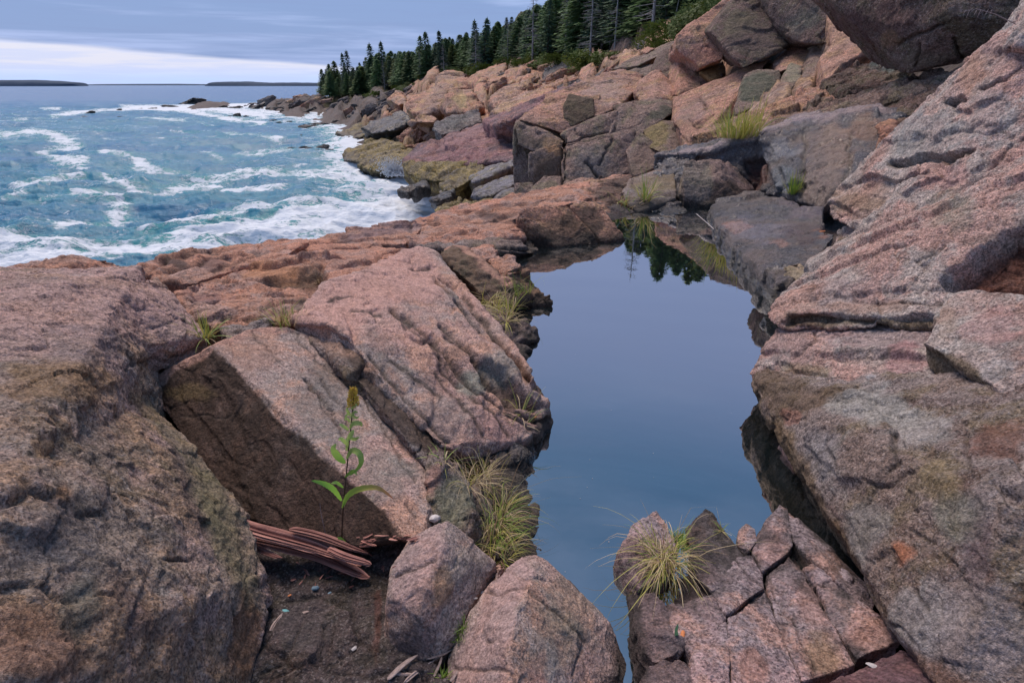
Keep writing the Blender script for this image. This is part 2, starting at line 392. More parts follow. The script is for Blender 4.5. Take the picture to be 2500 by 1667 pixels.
def ext(p, ex):
    """thickness: straight down (number) or by a vector; 'k' lengthens away from the viewer side"""
    if isinstance(ex, (int, float)): return p + np.array((0, 0, -ex))
    if len(ex) == 3: return p + np.array(ex, float)
    k, d = ex
    c = np.array((0, 0, CAMZ)); r = (p-c); r[2] *= .35
    return p + r/np.linalg.norm(r)*k + np.array((0, 0, -d))
def onplane(px, py, pl):
    a, b, c = [P(*p) for p in pl]; n = np.cross(b-a, c-a); o = np.array((0, 0, CAMZ)); r = P(px, py, 1.0)-o
    return o + r*((a-o)@n)/(r@n)
def rock(name, label, cat, mat, hulls, ex=.4, vox=None, amp=1.0, cell=1.0, smooth=0, cracks=(), relief=(), tints=(), seed=None,
         group=None, parent=None, world_pts=False, wetz=None, dcell=1.0, cs=1.0, strata=None, axis=None, crack_dirtshade=.55, planes=None):
    if seed is None: seed = len(ALLROCK)*7+3
    bm = bmesh.new(); dists = []
    for h in hulls:
        e = ex
        if isinstance(h, dict): e = h.get('ex', ex); h = h['p']
        pts = [np.array(p, float) if world_pts else (onplane(p[0], p[1], planes[p[2]]) if isinstance(p[2], str) else P(*p)) for p in h]
        pts = pts + [ext(p, e) for p in pts]
        dists += [np.linalg.norm(p-np.array((0, 0, CAMZ))) for p in pts]
        b2 = bmesh.new(); hullbm(b2, pts)
        tmp = bpy.data.meshes.new('t'); b2.to_mesh(tmp); b2.free(); bm.from_mesh(tmp); bpy.data.meshes.remove(tmp)
    near = np.percentile(dists, 15)
    if vox is None: vox = max(.0058, near*.0030)
    elif vox < .02: vox *= .68
    else: vox *= .75
    me = bpy.data.meshes.new(name); bm.to_mesh(me); bm.free()
    o = bpy.data.objects.new(name, me); COL.objects.link(o)
    md = o.modifiers.new('r', 'REMESH'); md.mode = 'VOXEL'; md.voxel_size = vox
    if smooth:
        ms = o.modifiers.new('s', 'SMOOTH'); ms.iterations = smooth; ms.factor = .5
    dg = bpy.context.evaluated_depsgraph_get()
    m2 = bpy.data.meshes.new_from_object(o.evaluated_get(dg)); o.modifiers.clear(); o.data = m2; bpy.data.meshes.remove(me); m2.name = name
    n = len(m2.vertices); co = np.empty(n*3, np.float32); m2.vertices.foreach_get('co', co); co = co.reshape(-1, 3).astype(float)
    no = np.empty(n*3, np.float32); m2.vertex_normals.foreach_get('vector', no); no = no.reshape(-1, 3).astype(float)
    S = max(vox/.0085, .7); S = S if S < 1.6 else 1.6*(S/1.6)**.78   # feature size grows with distance
    q = co + .05*S*np.stack([fbm(co, 4/S, 2, seed+50+i) for i in range(3)], 1)
    d = amp*S*(.020*fbm(co, 2.2/S, 3, seed) + .0085*fbm(co, 13/S, 4, seed+9, .6))
    # angular facets: every joint cell gets its own offset and tilt
    an = np.array((1., 1., 1.5)); axn = None
    if axis is not None:
        axn = np.array(axis, float); axn /= np.linalg.norm(axn)
    def facet(qq, sc, sd, A, tilt, edge):
        if axn is not None: qq = qq - .68*(qq@axn)[:, None]*axn
        v, e, tl = cellt(qq*an, sc, sd); return A*((v-.5)*sst(e, 0, .05)*1.1 + tilt*tl - edge*(1-sst(e, .0, .07)))
    d += cell*S*facet(q, 4.2*cs/S, seed+20, .024, 1.2, .30)
    d += cell*S*facet(q, 12*cs/S, seed+30, .0095, 1.2, .25)
    d += cell*S*facet(q, 34*cs/S, seed+35, .0034, 1.2, .2)
    if axis is not None:
        a = np.array(axis, float); a /= np.linalg.norm(a); qa = co - .85*(co@a)[:, None]*a
        r = fbm(qa, 9/S, 4, seed+33, .6); d += amp*S*(.012*r - .016*np.maximum(0, .22-np.abs(fbm(qa, 6/S, 3, seed+36)))/.22)
    if strata is not None:
        nv, sp, A = strata; nv = np.array(nv, float); nv /= np.linalg.norm(nv)
        for kk, (s1, a1) in enumerate(((sp, A), (sp*.37, A*.22))):
            t = (co@nv)/s1 + .55*fbm(co, .8/(s1*4), 3, seed+40+kk) + .10*fbm(co, 2.5/s1, 3, seed+43)
            k = np.floor(t); fr = t-k; am = _h(k.astype(np.int64), (k*0).astype(np.int64), (k*0).astype(np.int64), seed+44+kk)
            msk = sst(fbm(co, .5/s1, 2, seed+47+kk), -.25, .2)
            d += a1*am*msk*((1-fr)*sst(fr, 0, .10) - .35)
    pr = proj(co); c2 = np.array((0, 0, CAMZ))-co
    front = sst((no*c2).sum(1)/np.linalg.norm(c2, axis=1), -.15, .12)*(pr[:, 2] > 0)
    wob = np.stack((fbm(co, 9/S, 4, seed+70), fbm(co, 9/S, 4, seed+75)), 1)*8
    q2 = pr[:, :2]+wob; dirtshade = np.zeros(n)
    for (pl, h, soft) in relief:
        sd = sdpoly(q2, pl); d += h*sst(sd, -soft, soft)*front
    for cr in cracks:
        w, dep = cr[0], cr[1]; dd = dseg(q2, cr[2]); w = np.maximum(w, 1.05*vox*F/np.maximum(pr[:, 2], .3)); g = np.exp(-(dd/w)**2)*front; d -= dep*g; dirtshade = np.maximum(dirtshade, g)
    co2 = co + no*d[:, None]
    m2.vertices.foreach_set('co', co2.astype(np.float32).ravel())
    tint = np.zeros((n, 4)); tint[:, :3] = .1
    def lay(c, w):
        w = np.clip(w, 0, 1); a = tint[:, 3]; na = a + w*(1-a); k = np.where(na > 1e-5, w/np.maximum(na, 1e-5), 0)[:, None]
        tint[:, :3] = tint[:, :3]*(1-k)+np.array(c)*k; tint[:, 3] = na
    if tints:
        nz = fbm(co, 7/S, 4, seed+90)*.45
        for tt in tints:
            if len(tt) == 5:
                x, y, r, c, w = tt; rx, ry = (r if isinstance(r, tuple) else (r, r))
                e = np.sqrt(((q2[:, 0]-x)/rx)**2+((q2[:, 1]-y)/ry)**2)+nz
                lay(c, w*(1-sst(e, .6, 1.15)))
            else:
                pl, c, w, soft = tt; lay(c, w*sst(sdpoly(q2, pl)+nz*soft*1.2, -soft, soft))
    if len(cracks): lay((.045, .036, .03), dirtshade*crack_dirtshade)  # dark colour in the cracks: dirt, with their shade painted deeper
    wetv = np.zeros(n)
    if wetz is not None:
        h = co2[:, 2]-wetz - .05*fbm(co, 5/S, 3, seed+95)
        wv = 1-sst(h, .0, .06*max(1, S*.8)); lay((.035, .03, .026), wv*.85); wetv = wv
    set_tint(m2, tint)
    a = m2.attributes.new('wet', 'FLOAT', 'POINT'); a.data.foreach_set('value', wetv.astype(np.float32))
    m2.polygons.foreach_set('use_smooth', np.ones(len(m2.polygons), bool))
    m2.materials.clear(); m2.materials.append(M[mat]); m2.update()
    # origin at the rock's base centre
    lo = co2.min(0); hi = co2.max(0); base = np.array(((lo[0]+hi[0])/2, (lo[1]+hi[1])/2, lo[2]))
    m2.vertices.foreach_set('co', (co2-base).astype(np.float32).ravel()); m2.update(); o.location = base
    if parent: o.parent = parent
    tag(o, label, cat, group); ALLROCK.append((name, n, round(vox, 4)))
    return o

# ---------------------------------------------------------------- terrain by thin-plate interpolation
def tps(cx, cv):
    n = len(cx); d = np.linalg.norm(cx[:, None]-cx[None], axis=2); K = np.where(d > 0, d*d*np.log(d+1e-9), 0)+np.eye(n)*.02
    Pm = np.c_[np.ones(n), cx]; A = np.block([[K, Pm], [Pm.T, np.zeros((3, 3))]])
    w = np.linalg.solve(A, np.r_[cv, 0, 0, 0])
    def f(q):
        out = np.empty(len(q))
        for i in range(0, len(q), 20000):
            qq = q[i:i+20000]; dd = np.linalg.norm(qq[:, None]-cx[None], axis=2)
            out[i:i+20000] = np.where(dd > 0, dd*dd*np.log(dd+1e-9), 0)@w[:n] + w[n] + qq@w[n+1:]
        return out
    return f
SEA = -6.0
NEARC = [(800,1.2,.12),(800,1.6,.13),(950,1.3,.08),(600,1.2,.05),(600,1.9,.1),(300,1,.2),(0,.7,.2),(0,2,.3),(300,3,.2),(1050,1.3,.05),
 (1150,1.7,-.02),(1000,2.2,.02),(1250,2.2,-.2),(1250,3,-.2),(1150,3.5,.0),(900,3.2,.15),(700,3.5,.22),(500,3.3,.25),(300,4,.1),(1250,4.5,-.25),
 (1100,5,.0),(900,5,.1),(700,5,.1),(500,5,-.2),(300,5,-.6),(0,4,-.8),(1200,5.7,-.2),(1100,6.5,-.05),(1250,7.5,-.1),(1000,7,-.2),(1000,8.5,-1.2),
 (800,7,-.8),(600,7,-1.5),(300,7,-2.5),(0,7,-3.5),(1400,9,.05),(1250,9,-.6),(1250,11,-2.4),(1000,11,-4.5),(600,11,-5.5),(0,10,-6.5),(1500,9.5,.05),
 (1500,12,-1.2),(1700,9.5,-.3),(1700,12,-.2),(1900,7.5,-.3),(1900,9,-.2),(1850,6,-.3),(2000,6,-.2),(2000,8,.0),(2000,12,.6),(2300,8,1.1),(2300,12,2.2),
 (2500,5,.4),(2500,8,1.6),(1950,4,-.4),(2100,3.5,-.2),(2200,2.5,-.1),(2400,2,-.1),(2500,1.2,-.1),(2100,1.5,-.2),(1800,1.5,-.2),(1750,1.1,-.15),
 (2000,1.0,-.1),(1540,1.25,-.35),(1450,1.6,-.5),(1600,2.5,-.7),(1550,4,-.7),(1550,6,-.7),(1600,8,-.4),(1320,3.5,-.5),(1400,5.5,-.5),(1350,6.6,-.4)]
nc = [Wp(*c) for c in NEARC] + [np.array(p) for p in [(-3,-1,.3),(0,-1,.0),(3,-1,.2),(-6,1,-.8),(-8,5,-5),(-8,-1,-3),(8,2,1.2),(9,6,2.5),(9,12,4),(-12,12,-8),(0,13.5,-3.6),(-4,13,-6.4),(4.5,13.2,.3)]]
nc = np.array(nc); fnear = tps(nc[:, :2], nc[:, 2])
gx = np.linspace(-9, 9.5, 520); gy = np.linspace(-1.2, 13.5, 420); GX, GY = np.meshgrid(gx, gy)
q = np.c_[GX.ravel(), GY.ravel()]; z = fnear(q)
pp = np.c_[q, z*0]
z = z + .05*fbm(pp, 1.6, 4, 3) + .012*fbm(pp, 11, 4, 5) + .05*(cells(pp, 3.0, 7)[0]-.5)
co = np.c_[q, z]
me = grid_mesh('bedrock', co, 420, 520); t0 = np.zeros((len(co), 4)); t0[:, :3] = .03
set_tint(me, t0); me.attributes.new('wet', 'FLOAT', 'POINT')
tag(link('bedrock', me, M['floor']), kind='structure')

FARC = [(0,13.5,-13),(300,13.5,-12),(0,18,-13),(500,18,-11),(0,30,-13),(500,30,-11),(0,45,-13),(500,45,-11),(0,65,-13),(500,65,-11),(0,90,-13),(500,90,-10),(0,130,-13),(400,130,-10),(0,170,-13),(300,170,-10),(0,205,-12),(0,245,-12),(0,300,-13),(900,13.5,-7),(1150,13.5,-5),(1250,13.5,-3.6),(1400,13.5,-2.2),(1600,13.5,-.6),(1800,13.5,.5),(2000,13.5,1.3),(2200,13.5,1.9),(2500,13.5,3),
 (1000,18,-7.5),(1180,18,-5.2),(1260,18,-3.6),(1400,18,-1.6),(1550,18,-.8),(1750,18,1.0),(1900,18,2.2),(2200,18,3.3),(2500,18,4.5),
 (1100,22,-6.8),(1200,22,-4.6),(1300,22,-1.6),(1400,22,-.2),(1500,22,.5),(1600,22,1.3),(1750,22,2.4),(1900,22,3.3),(2200,22,4.6),(2500,22,6),
 (950,30,-7.5),(1100,30,-5.6),(1250,30,-3.0),(1350,30,-.5),(1450,30,1.1),(1600,30,2.6),(1750,30,4.2),(2000,30,6),(2500,30,8),
 (900,45,-7.5),(1060,45,-6.1),(1150,45,-4.3),(1250,45,-1.5),(1350,45,.8),(1450,45,2.4),(1600,45,4.7),(1750,45,7),(2000,45,10),(2500,45,13),
 (800,65,-8),(900,65,-6.1),(980,65,-4.2),(1080,65,-2.2),(1200,65,.4),(1300,65,2.3),(1450,65,4.4),(1600,65,8),(1800,65,12),
 (780,90,-8),(870,90,-6.1),(930,90,-4.5),(1000,90,-2.6),(1100,90,.2),(1200,90,2.6),(1300,90,5),(1450,90,9),(1700,90,16),
 (700,130,-8),(815,130,-6.1),(880,130,-4.2),(1000,130,0),(1100,130,3),(1200,130,6),(1350,130,12),(1600,130,20),
 (600,170,-8),(715,170,-6.2),(800,170,-4.5),(900,170,-1.5),(1000,170,3),(1100,170,8),(1300,170,16),
 (400,205,-8),(560,210,-6.5),(640,205,-5.2),(700,205,-4),(800,205,-1.5),(900,205,1),(1050,205,8),(1300,205,20),
 (300,245,-9),(480,240,-7),(600,240,-5.2),(700,240,-3.6),(760,240,-2.2),(850,240,0),(1000,240,6),
 (400,300,-10),(600,300,-8),(700,300,-6.8),(800,300,-4),(900,300,-1),(1000,300,4),(1200,300,14),(1500,300,25),(600,380,-11),(900,380,-8),(1200,380,2),(1500,380,16),
 (2800,20,7),(2800,60,20),(2200,90,26),(2200,200,36)]
fc = np.array([Wp(*c) for c in FARC])
ffar_ = tps(np.c_[fc[:, 0]/fc[:, 1]*3, np.log(fc[:, 1])], fc[:, 2])
def hfar(x, y): return ffar_(np.c_[np.asarray(x)/np.asarray(y)*3, np.log(y)])
nr, ncn = 330, 560
u = np.linspace(-.72, 1.35, ncn); v = np.linspace(math.log(13.2), math.log(400), nr); U, V = np.meshgrid(u, v)
Y = np.exp(V).ravel(); X = U.ravel()*Y; z = ffar_(np.c_[U.ravel()*3, V.ravel()])
pp = np.c_[X, Y, z*0]/Y[:, None]**.8
z0 = z.copy(); cq = pp*np.array((1, 1, 1))+.03*np.stack([fbm(pp, 12, 3, 19+i) for i in range(3)], 1); v1, e1 = cells(cq*np.array((1.7, 1, 1)), 9, 17); v2, e2 = cells(cq*np.array((1, 1.8, 1)), 24, 18)
z = z + Y**.8*(.035*fbm(pp, 6, 5, 11)+(.055*(v1-.5)*sst(e1, 0, .12)-.02*(1-sst(e1, 0, .14))+.022*(v2-.5)*sst(e2, 0, .1))*sst(z0, -6.3, -4.5))
co = np.c_[X, Y, z]; me = grid_mesh('headland', co, nr, ncn)
tint = np.zeros((len(co), 4)); nz = fbm(pp, 10, 3, 31)
hh = z0-SEA + nz*.7
w = 1-sst(hh, .6, 2.2); tint[:, :3] = np.where(sst(hh, .2, .9)[:, None] > .5, np.array((.17, .13, .045)), np.array((.035, .032, .035))); tint[:, 3] = w*.9
cr = (1-sst(e1, .02, .16))*.8*sst(hh, .5, 2); tint[:, :3] = tint[:, :3]*(1-cr[:, None])+np.array((.07, .05, .045))*cr[:, None]; tint[:, 3] = np.maximum(tint[:, 3], cr)
pn = sst(fbm(pp*np.array((1, 2.5, 1)), 5, 4, 33), .1, .35)*.7; tint[:, :3] = np.where((pn > tint[:, 3])[:, None], np.array((.17, .11, .10)), tint[:, :3]); tint[:, 3] = np.maximum(tint[:, 3], pn)
gx_ = np.maximum(sst(Y, 150, 190), sst(Y, 95, 125)*(1-sst(X/Y, -.21, -.17))); tint[:, :3] = tint[:, :3]*(1-gx_[:, None])+np.array((.10, .092, .09))*gx_[:, None]; tint[:, 3] = np.maximum(tint[:, 3], gx_*.92)
# forest floor
def forest_edge(px):  # distance at which the wood begins, by bearing
    return np.interp(px, [700, 790, 1000, 1200, 1300, 1450, 1600, 1750, 2100], [215, 200, 152, 112, 84, 60, 44, 37, 30])
PX = proj(co)[:, 0]
fe = sst(Y/forest_edge(PX), .97, 1.03)*(PX > 770)
tint[:, :3] = tint[:, :3]*(1-fe[:, None])+np.array((.05, .055, .025))*fe[:, None]; tint[:, 3] = np.maximum(tint[:, 3], fe)
set_tint(me, tint); me.attributes.new('wet', 'FLOAT', 'POINT')
tag(link('headland', me, M['far']), kind='structure')

# ---------------------------------------------------------------- still pool (horizontal sheet at z = 0)
pool = [(1620,1700),(1480,1700),(1330,1430),(1230,1240),(1200,1040),(1210,880),(1180,760),(1200,690),(1190,610),(1300,590),(1420,560),(1480,500),(1800,500),
        (1860,620),(2000,720),(2010,800),(1990,900),(2060,1060),(2120,1250),(2180,1420),(2000,1500),(1800,1560)]
pv = [PZ(x, y, 0.0) for x, y in pool]
bm = bmesh.new(); vs = [bm.verts.new(p) for p in pv]; f = bm.faces.new(vs); bmesh.ops.triangulate(bm, faces=[f])
me = bpy.data.meshes.new('pool_water'); bm.to_mesh(me); bm.free()
if me.polygons[0].normal.z < 0: me.flip_normals()
o = link('pool_water', me, M['pool']); tag(o, kind='structure')

rp = random.Random(77); v = []; f = []
for k in range(34):
    px_, py_ = rp.uniform(1330, 1880), rp.uniform(640, 1500); q_ = PZ(px_, py_, .002); w_ = rp.uniform(.0008, .0024); i0 = len(v)
    for j in range(5): v.append((q_[0]+w_*math.cos(j*1.257)*rp.uniform(.5, 1.6), q_[1]+w_*math.sin(j*1.257)*rp.uniform(.5, 1.4), .0025))
    f.append(tuple(range(i0, i0+5)))
tag(link('floating_specks', mesh('floating_specks', v, f), M['pale']), 'pale specks floating on the pool', 'specks', kind='stuff')
# ---------------------------------------------------------------- sea
nr, ncs = 620, 900
py = np.concatenate((np.linspace(206.75, 300, 230), np.linspace(300.4, 720, nr-230))); px = np.linspace(-500, 1420, ncs)
s = (SP-CP*((H0/2-py)/F))/(CP+SP*((H0/2-py)/F)); Yr = (CAMZ-SEA)/s
uu = (px-W0/2)/F
PXg, Yg = np.meshgrid(px, Yr); den = np.repeat(1/(CP+SP*(H0/2-py)/F), ncs).reshape(nr, ncs)
Xg = (PXg-W0/2)/F*Yg*den; X = Xg.ravel(); Y = Yg.ravel(); PYg = np.repeat(py, ncs)
pp = np.c_[X*.55+Y*.12, Y, X*0]
att = 1-sst(Y, 140, 420)
lod = 1-sst(Y, 30, 110)
z = .34*fbm(pp, .10, 2, 41)*att + .46*(1-2*np.abs(fbm(pp, .22, 3, 44)))*att*(1-.4*sst(Y, 60, 200)) + .22*(1-2*np.abs(fbm(pp, .75, 4, 47)))*lod
wob = np.stack((fbm(pp, .12, 4, 52), fbm(pp, .12, 4, 57)), 1)*np.c_[30/np.maximum(Y/25, 1)**.6, 12/np.maximum(Y/25, 1)**.8]
q2 = np.c_[PXg.ravel(), PYg]+wob
foam = np.full(len(X), .15)*att
def rib(pl, w, k):
    global foam
    foam = foam + k*np.exp(-(dseg(q2*np.array((1, 2.0)), [(a, b*2) for a, b in pl])/(w*1.5))**2)
rib([(-200,340),(0,335),(100,325),(150,345),(192,355),(125,372),(100,385),(150,400),(205,405)], 11, .5)
rib([(260,382),(310,385),(340,402),(400,415),(475,422)], 9, .5)
rib([(30,465),(100,458),(205,437)], 11, .45); rib([(60,480),(10,500)], 10, .3)
rib([(255,435),(290,457),(350,475),(430,483),(560,475),(690,468)], 8, .5)
rib([(190,485),(290,488),(330,505),(285,525),(265,542),(180,545),(135,562)], 14, .52)
rib([(340,562),(450,548),(550,540),(610,528),(700,518),(820,500)], 12, .4)
rib([(440,455),(520,440),(600,430),(820,432)], 16, .4); rib([(70,505),(150,492)], 6, .3)
rib([(-200,612),(0,600),(200,602),(350,608),(500,588),(650,562),(850,525),(1000,500)], 20, .5)
rib([(-200,660),(0,640),(200,640),(450,625),(800,575),(1000,540)], 24, .5)
rib([(560,330),(620,335),(680,345)], 7, .4); rib([(580,380),(640,375),(700,372)], 9, .35); rib([(490,378),(540,388)], 6, .35)
rib([(130,285),(220,272),(330,265),(450,270),(540,288),(640,300)], 6, .6); rib([(300,258),(450,262),(640,285)], 7, .5)
rib([(107,266),(148,266)], 4, .5); rib([(0,300),(60,292)], 4, .35); rib([(340,295),(450,297)], 4, .4); rib([(520,256),(620,260)], 4, .6)
ht = np.where((Y > 13.3) & (Y < 390), hfar(X, np.clip(Y, 13.3, 390)), -12)
sh = sst(ht, -8.6, -6.2)*(.75+.25*fbm(pp, .35, 3, 61)); foam = foam + sh*.62
shore2 = sst(PXg.ravel(), 560, 960)*sst(PYg, 318, 380)*.30; foam = foam + shore2
foam = foam + .16*sst(fbm(pp*np.array((.35, 1, 1)), .30, 4, 71), .15, .55)*att + .10*sst(fbm(pp*np.array((.3, 1, 1)), 1.1, 3, 73), .2, .6)*lod
z = z + sst(foam, .5, 1)*.12*(1+fbm(pp, 1.2, 3, 66))*att
co = np.c_[X, Y, z+SEA]
# far corner rows stretched to the horizon
me = grid_mesh('sea', co, nr, ncs)
a = me.attributes.new('foam', 'FLOAT', 'POINT'); a.data.foreach_set('value', np.clip(foam, 0, 1.2).astype(np.float32))
if me.polygons[0].normal.z < 0: me.flip_normals()
tag(link('sea', me, M['sea']), kind='structure')
# ================================================================ FOREGROUND ROCKS
RUST = (.27, .115, .055); LICH = (.33, .34, .32); OCH = (.30, .21, .10); GRN = (.15, .15, .055); BLK = (.04, .035, .035)
PK = (.50, .265, .215); GY = (.22, .22, .215); PUR = (.19, .12, .135)
rock('bedrock_boulder', 'huge rounded grey brown boulder filling the lower left, pitted and mottled with ochre lichen', 'boulder', 'left',
 [[(-700,700,1.9),(-600,1150,.95),(0,742,1.95),(303,668,2.85),(345,655,3.1),(0,668,3.0),(-500,668,2.9),(338,850,2.42),(340,945,2.32),(285,1000,1.72),(200,1080,1.42),(0,1200,.98),(372,800,2.6)],
  [(-600,1000,1.15),(0,1000,1.38),(230,950,1.80),(335,950,2.25),(345,962,2.33),(462,1092,1.95),(588,1258,1.72),(653,1393,1.5),(643,1474,1.38),(612,1667,1.14),(300,1300,1.14),(0,1200,.97),(-500,1667,.50),(0,1667,.62),(300,1667,.80),(430,1200,1.45),(560,1900,1.0),(0,2000,.5)],
  {'p': [(300,700,2.65),(381,680,3.1),(425,715,3.05),(458,757,2.95),(505,826,2.75),(436,856,2.58),(350,866,2.42),(250,850,2.2)], 'ex': .10}],
 ex=.75, amp=1.15, cell=.55, smooth=1,
 cracks=[(6,.012,[(507,838),(442,872),(400,884),(360,880),(330,890)]),(5,.008,[(290,850),(330,880),(310,905)]),(4,.008,[(186,735),(215,760),(235,765)]),
         (4,.006,[(40,1195),(90,1235),(130,1225),(180,1262),(235,1258)]),(4,.007,[(60,785),(90,800)]),(3.5,.006,[(300,960),(330,985)]),(4,.006,[(420,1365),(470,1360)])],
 relief=[([(-50,1230),(60,1215),(120,1240),(185,1265),(235,1255),(260,1190),(200,1140),(100,1120),(-50,1130)],.012,7),
         ([(-50,1450),(100,1430),(180,1520),(195,1700),(-50,1700)],.010,9)],
 tints=[(150,940,(150,50),(.33,.20,.10),.6),(100,1095,45,(.36,.22,.11),.6),(130,1220,30,(.42,.23,.12),.8),(75,1590,(140,110),(.34,.18,.11),.7),(190,1480,(60,80),(.16,.17,.14),.6),
        ([(330,960),(380,980),(480,1110),(590,1260),(650,1400),(600,1470),(530,1340),(430,1150)],(.17,.165,.07),.6,30),(600,1560,(40,120),(.27,.13,.055),.75),
        ([(480,1170),(560,1270),(620,1400),(640,1500),(590,1480),(540,1330),(470,1200)],(.17,.16,.085),.45,24),([(400,1050),(455,1130),(520,1300),(480,1310),(420,1150)],(.12,.085,.095),.5,14),([(250,1370),(420,1560),(330,1560),(260,1450)],(.13,.085,.085),.5,16),
        ([(-50,680),(300,640),(430,690),(470,800),(250,850),(-50,900)],(.60,.38,.345),.65,60),(150,1330,(130,110),(.16,.15,.15),.5),(200,840,(90,60),(.30,.24,.235),.5)])
rock('ledge_cap', 'low pink rock hump behind the big left boulder, its far end against the sea', 'rock', 'pink',
 [[(-600,690,3.4),(0,668,3.3),(120,648,3.7),(140,652,3.6),(290,655,3.5),(0,720,3.0),(250,690,3.2)]], ex=.6, amp=.9, smooth=2)
rock('ledge_cap', 'small reddish brown rock knob poking above the left boulder beside the surf', 'rock', 'pink',
 [[(150,652,3.6),(215,637,3.7),(262,628,3.75),(285,632,3.7),(303,652,3.5),(230,680,3.2)]], ex=.5, amp=.9, smooth=2, tints=[(240,645,60,(.28,.12,.08),.6)])

# tilted slab; its side face tint holds brown stain and painted shade
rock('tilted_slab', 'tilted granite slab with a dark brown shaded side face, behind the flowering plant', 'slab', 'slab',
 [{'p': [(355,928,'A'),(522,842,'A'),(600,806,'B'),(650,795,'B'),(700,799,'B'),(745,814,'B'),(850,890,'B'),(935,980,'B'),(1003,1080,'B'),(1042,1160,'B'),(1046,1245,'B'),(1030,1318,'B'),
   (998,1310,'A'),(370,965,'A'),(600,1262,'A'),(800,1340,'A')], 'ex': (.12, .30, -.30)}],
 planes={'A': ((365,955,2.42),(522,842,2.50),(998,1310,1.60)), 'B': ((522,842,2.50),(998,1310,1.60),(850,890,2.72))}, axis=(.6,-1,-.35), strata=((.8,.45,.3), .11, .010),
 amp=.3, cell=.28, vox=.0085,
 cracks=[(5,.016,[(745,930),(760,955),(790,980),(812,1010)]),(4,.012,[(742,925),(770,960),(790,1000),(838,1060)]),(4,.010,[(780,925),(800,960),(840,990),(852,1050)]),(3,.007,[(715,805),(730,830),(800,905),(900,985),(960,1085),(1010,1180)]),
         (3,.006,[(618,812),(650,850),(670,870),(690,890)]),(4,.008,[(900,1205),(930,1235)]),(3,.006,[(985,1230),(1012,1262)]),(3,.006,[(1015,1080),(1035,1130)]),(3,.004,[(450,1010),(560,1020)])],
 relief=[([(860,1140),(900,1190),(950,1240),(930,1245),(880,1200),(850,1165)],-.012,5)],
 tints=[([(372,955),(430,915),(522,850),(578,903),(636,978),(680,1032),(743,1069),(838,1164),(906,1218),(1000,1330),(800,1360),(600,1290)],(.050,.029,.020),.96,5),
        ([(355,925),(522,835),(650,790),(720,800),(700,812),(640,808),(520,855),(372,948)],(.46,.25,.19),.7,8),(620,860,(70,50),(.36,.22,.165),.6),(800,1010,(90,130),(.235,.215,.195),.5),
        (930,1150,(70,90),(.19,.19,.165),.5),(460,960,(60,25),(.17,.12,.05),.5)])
# second big slab, along the pool
rock('tilted_slab', 'broad pink topped slab sloping down to the left edge of the pool', 'slab', 'slab',
 [{'p': [(714,783,3.0),(744,730,3.25),(802,682,3.65),(894,668,4.1),(960,650,4.3),(1060,668,4.1),(1095,700,3.8),(1160,790,3.35),(1235,880,2.95),(1290,940,2.85),(1340,1003,2.80),(1320,1040,2.68),(1284,1075,2.5),(1230,1090,2.42),
   (1144,1115,2.28),(1069,1083,2.22),(974,982,2.42),(905,900,2.58),(850,828,2.72),(790,790,2.85)], 'ex': (.12, .22, -.42)},
  {'p': [(1050,668,4.05),(1080,690,3.9),(1180,860,3.2),(1280,960,2.85),(1345,1003,2.82),(1284,1075,2.55),(1150,985,2.65),(1060,850,3.0)], 'ex': .4}],
 amp=.5, cell=.5, axis=(.42,-1,-.2), strata=((.9,.4,.35), .17, .028),
 crack_dirtshade=.85,
 cracks=[(8,.06,[(1074,680),(1105,715),(1142,765),(1175,800),(1215,830),(1262,880),(1290,925)]),(6,.035,[(962,754),(1000,780),(1037,811),(1060,839),(1091,873),(1142,920),(1170,960)]),(5,.03,[(1074,784),(1110,815),(1142,845),(1165,870)]),(4,.016,[(905,860),(960,930),(1040,1020),(1100,1080)]),(4,.014,[(1180,960),(1230,1000),(1300,1045)]),(6,.03,[(1160,865),(1185,900),(1220,935),(1250,990),(1290,1020),(1335,1030)]),(5,.022,[(1090,820),(1160,860)]),(3.5,.012,[(960,755),(1000,800),(1035,830),(1060,865),(1100,895)]),(5,.02,[(1040,815),(1060,850),(1080,890),(1130,935)]),
         (3,.008,[(1070,785),(1110,830),(1160,870)]),(3,.008,[(1150,970),(1200,1010),(1240,1060)]),(3,.006,[(960,880),(1010,920),(1080,960)]),(3,.007,[(1070,905),(1130,990),(1180,1060)]),(3,.006,[(800,730),(850,715),(890,730)]),(3,.006,[(860,760),(930,770)])],
 relief=[([(714,770),(800,755),(842,770),(858,822),(830,820),(790,800),(720,795)],.03,5),([(1145,856),(1190,872),(1255,925),(1318,1000),(1262,990),(1190,945)],-.07,5),([(1262,870),(1340,1000),(1318,1000),(1255,920),(1190,868),(1150,830),(1200,840)],.02,4),
         ([(1075,890),(1110,880),(1160,960),(1180,990),(1140,990),(1095,945)],-.012,6)],
 tints=[([(1145,856),(1190,872),(1255,925),(1318,1000),(1262,990),(1190,945)],(.085,.06,.045),.8,5),([(714,783),(744,730),(802,682),(894,668),(960,650),(1060,660),(1080,720),(960,745),(900,780),(860,830)],(.50,.295,.25),.75,16),(1150,935,(45,30),(.22,.26,.21),.7),(1240,880,(60,40),(.30,.30,.26),.5),(1080,1020,(70,60),(.24,.20,.18),.5),(1220,1050,(50,35),(.38,.22,.20),.5),
        (1020,800,(50,40),(.42,.25,.22),.4)], wetz=.05)
